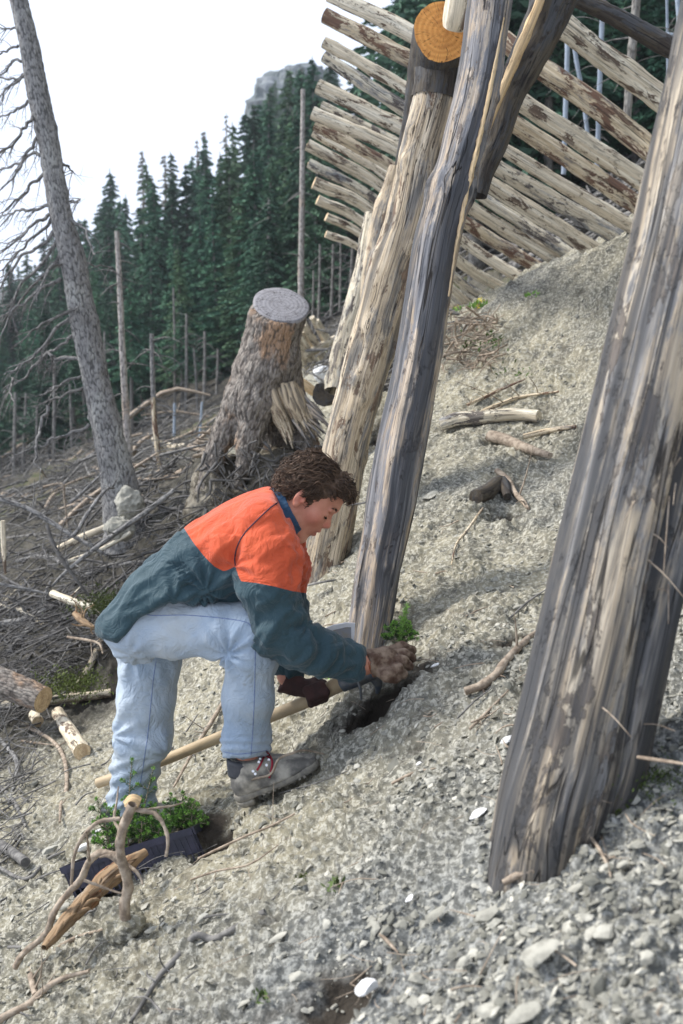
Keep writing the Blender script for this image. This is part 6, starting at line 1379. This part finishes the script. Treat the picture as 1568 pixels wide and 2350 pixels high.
def seedling(base, tip, label, seed, nb=9, wide=.05, group=None, roots=False):
    r = np.random.default_rng(seed); base, tip = np.asarray(base), np.asarray(tip); t = thing("spruce_seedling", base, label, "seedling", group)
    ax = [base, (base + tip) / 2 + r.normal(0, .004, 3), tip]; b = Bag(); C = smooth_path(ax, 20); b.tube(C, [.0024, .0018, .0008], 5, 14, c=.5); L = np.linalg.norm(tip - base); segs = [(C, 1.0)]
    for k in range(nb):
        f = .12 + .8 * k / nb; i0 = int(f * 19); a = k * 2.4 + r.uniform(0, .6); l_ = wide * (1.15 - f * .75) * r.uniform(.7, 1.15); e = C[i0] + np.array([math.cos(a), math.sin(a) * .9, .55]) * l_; cc = smooth_path([C[i0], (C[i0] + e) / 2 + [0, 0, -.002], e], 10); b.tube(cc, [.0014, .0006], 4, 6, c=.5); segs.append((cc, .9))
        if l_ > .03:
            for s_ in (-1, 1): e2_ = cc[5] + (e - C[i0]) * .35 + np.array([-math.sin(a), math.cos(a), .2]) * s_ * l_ * .35; c3 = smooth_path([cc[5], e2_], 6); b.tube(c3, [.001, .0005], 4, 3, c=.5); segs.append((c3, .8))
    b.build("stem", M["twig_pale"], t); Wn = []; Wb = []
    for cc, q in segs:
        ln = np.linalg.norm(cc[-1] - cc[0]); n = int(ln / .0011) + 6; tt = r.random(n); tt = tt * .88 + .12 if q < 1 else .15 + tt * .85; idx = np.clip((tt * (len(cc) - 1)), 0, len(cc) - 1.01); i0 = idx.astype(int); p = cc[i0] + (cc[i0 + 1] - cc[i0]) * (idx - i0)[:, None]; ax_ = (cc[-1] - cc[0]) / ln
        d = r.normal(size=(n, 3)); d -= np.outer(d.dot(ax_), ax_); d /= np.linalg.norm(d, axis=1)[:, None]; d = d * .8 + ax_ * .6; l_ = r.uniform(.009, .015, n)[:, None]; e = np.cross(d, r.normal(size=(n, 3))); e /= np.linalg.norm(e, axis=1)[:, None]
        Wn.append(np.stack([p - e * .0009, p + e * .0009, p + d * l_ + e * .0003, p + d * l_ - e * .0003], 1))
        tipn = 26; d = r.normal(size=(tipn, 3)) + ax_ * 1.0; d /= np.linalg.norm(d, axis=1)[:, None]; e = np.cross(d, r.normal(size=(tipn, 3))); e /= np.linalg.norm(e, axis=1)[:, None]; p = cc[-1][None] - ax_ * .002
        Wb.append(np.stack([p + 0 * d, p + d * .005 + e * .0014, p + d * .0095, p + d * .005 - e * .0014], 1))
    for nm, Wl, mt in (("needles", Wn, "seedling"), ("fresh_shoots", Wb, "bud")):
        W = np.concatenate(Wl).reshape(-1, 3); mk(nm, W, np.arange(len(W)).reshape(-1, 4), M[mt], t, smooth=False, attrs={"cv": np.zeros(len(W))})
    return t
SDL = [((.40,.55),(303,1742,2.95),"tallest seedling of the tray, with two leading shoots"),((.47,.6),(352,1762,2.98),"second tallest seedling leaning right in the tray middle"),((.28,.5),(222,1832,2.92),"seedling leaning far left out of the tray"),
 ((.30,.3),(238,1872,2.85),"short seedling at the left near corner of the tray"),((.52,.45),(318,1835,2.9),"bushy seedling left of the tray middle"),((.60,.6),(345,1842,2.98),"bushy seedling right of the tray middle"),((.74,.55),(392,1822,2.98),"seedling third from the right end of the tray"),
 ((.86,.5),(420,1818,3.0),"seedling second from the right end of the tray"),((.93,.4),(442,1836,2.95),"seedling at the right end of the tray"),((.35,.75),(262,1850,3.02),"seedling behind the left leaning one"),((.66,.3),(372,1868,2.88),"short seedling at the near rim right of the twisted root"),((.80,.75),(405,1850,3.05),"dense seedling at the back of the tray")]
for k, ((a, c), tp_, lb) in enumerate(SDL):
    seedling(TL + e1 * a + e2 * c + n3_ * .022, at(*tp_), lb, 40 + k, 11, .050)
seedling(at(912, 1487, 3.06), at(928, 1420, 3.05), "freshly planted green spruce seedling in the hole by his glove", 91, 20, .056)
tt_ = [o for o in bpy.data.objects if o.name.startswith("spruce_seedling")][-1]
C_ = smooth_path([at(918, 1470, 3.03), at(926, 1425, 3.03), at(936, 1383, 3.03)], 12); rr9 = np.random.default_rng(3); b = Bag(); b.tube(C_, [.0018, .0008], 4, 12); b.build("leading_shoot", M["twig_pale"], tt_)
W = []
for i in range(420):
    f = rr9.random(); p = C_[int(f * 11)] + rr9.normal(0, .0025, 3); d = rr9.normal(size=3) + [0, 0, .7]; d /= np.linalg.norm(d); e = np.cross(d, rr9.normal(size=3)); e /= np.linalg.norm(e); l_ = .012; W.append([p - e * .0008, p + e * .0008, p + d * l_ + e * .0004, p + d * l_ - e * .0004])
W = np.array(W).reshape(-1, 3); mk("leader_needles", W, np.arange(len(W)).reshape(-1, 4), M["bud"], tt_, smooth=False)
# small log barriers far across the valley
def mini(px0, py0, px1, py1, Y, n, h, label, seed):
    r = np.random.default_rng(seed); t = thing("log_barrier", at(px0, py0, Y), label, "barrier")
    a, c = at(px0, py0, Y), at(px1, py1, Y + 1); b = Bag(); b.tube([a, c], [.07, .07], 6, 4); b.build("rail", M["log"], t)
    for i in range(n):
        p = a + (c - a) * (i + .5) / n; b = Bag(); d = np.array([-.25, -.3, .25]) * h; b.tube([p + d + r.normal(0, .05, 3), p - d * 1.3 + [0, 0, -.4 * h] + r.normal(0, .05, 3)], [.05, .06], 5, 3); b.build("rail_log", M["log"], t)
mini(384, 1034, 462, 1058, 15, 12, .8, "small far log barrier on the slope between the dead stem and the stump", 1)
mini(700, 815, 775, 775, 17, 13, 1.2, "far log barrier glimpsed between the stump and the posts", 2)
# ---------------------------------------------------------------- thin mountain haze
def haze_box(dens):
    lo, hi = np.array([-330, -12, -80.0]), np.array([330, 460, 190.0])
    W = np.array([(x, y, z) for x in (lo[0], hi[0]) for y in (lo[1], hi[1]) for z in (lo[2], hi[2])]); Fh_ = np.array([(0,1,3,2),(4,6,7,5),(0,4,5,1),(2,3,7,6),(0,2,6,4),(1,5,7,3)])
    m = bpy.data.materials.new("haze_air"); m.use_nodes = True; t = m.node_tree; t.nodes.clear(); o_ = t.nodes.new("ShaderNodeOutputMaterial"); v = t.nodes.new("ShaderNodeVolumePrincipled")
    v.inputs["Color"].default_value = (.86, .92, 1.0, 1); v.inputs["Density"].default_value = dens; v.inputs["Anisotropy"].default_value = .3; t.links.new(v.outputs[0], o_.inputs["Volume"])
    mk("haze", W, Fh_, m, smooth=False, kind="stuff")
haze_box(0.0008)
print("TRIS", sum(len(o.data.polygons) for o in bpy.data.objects if o.type == 'MESH'))
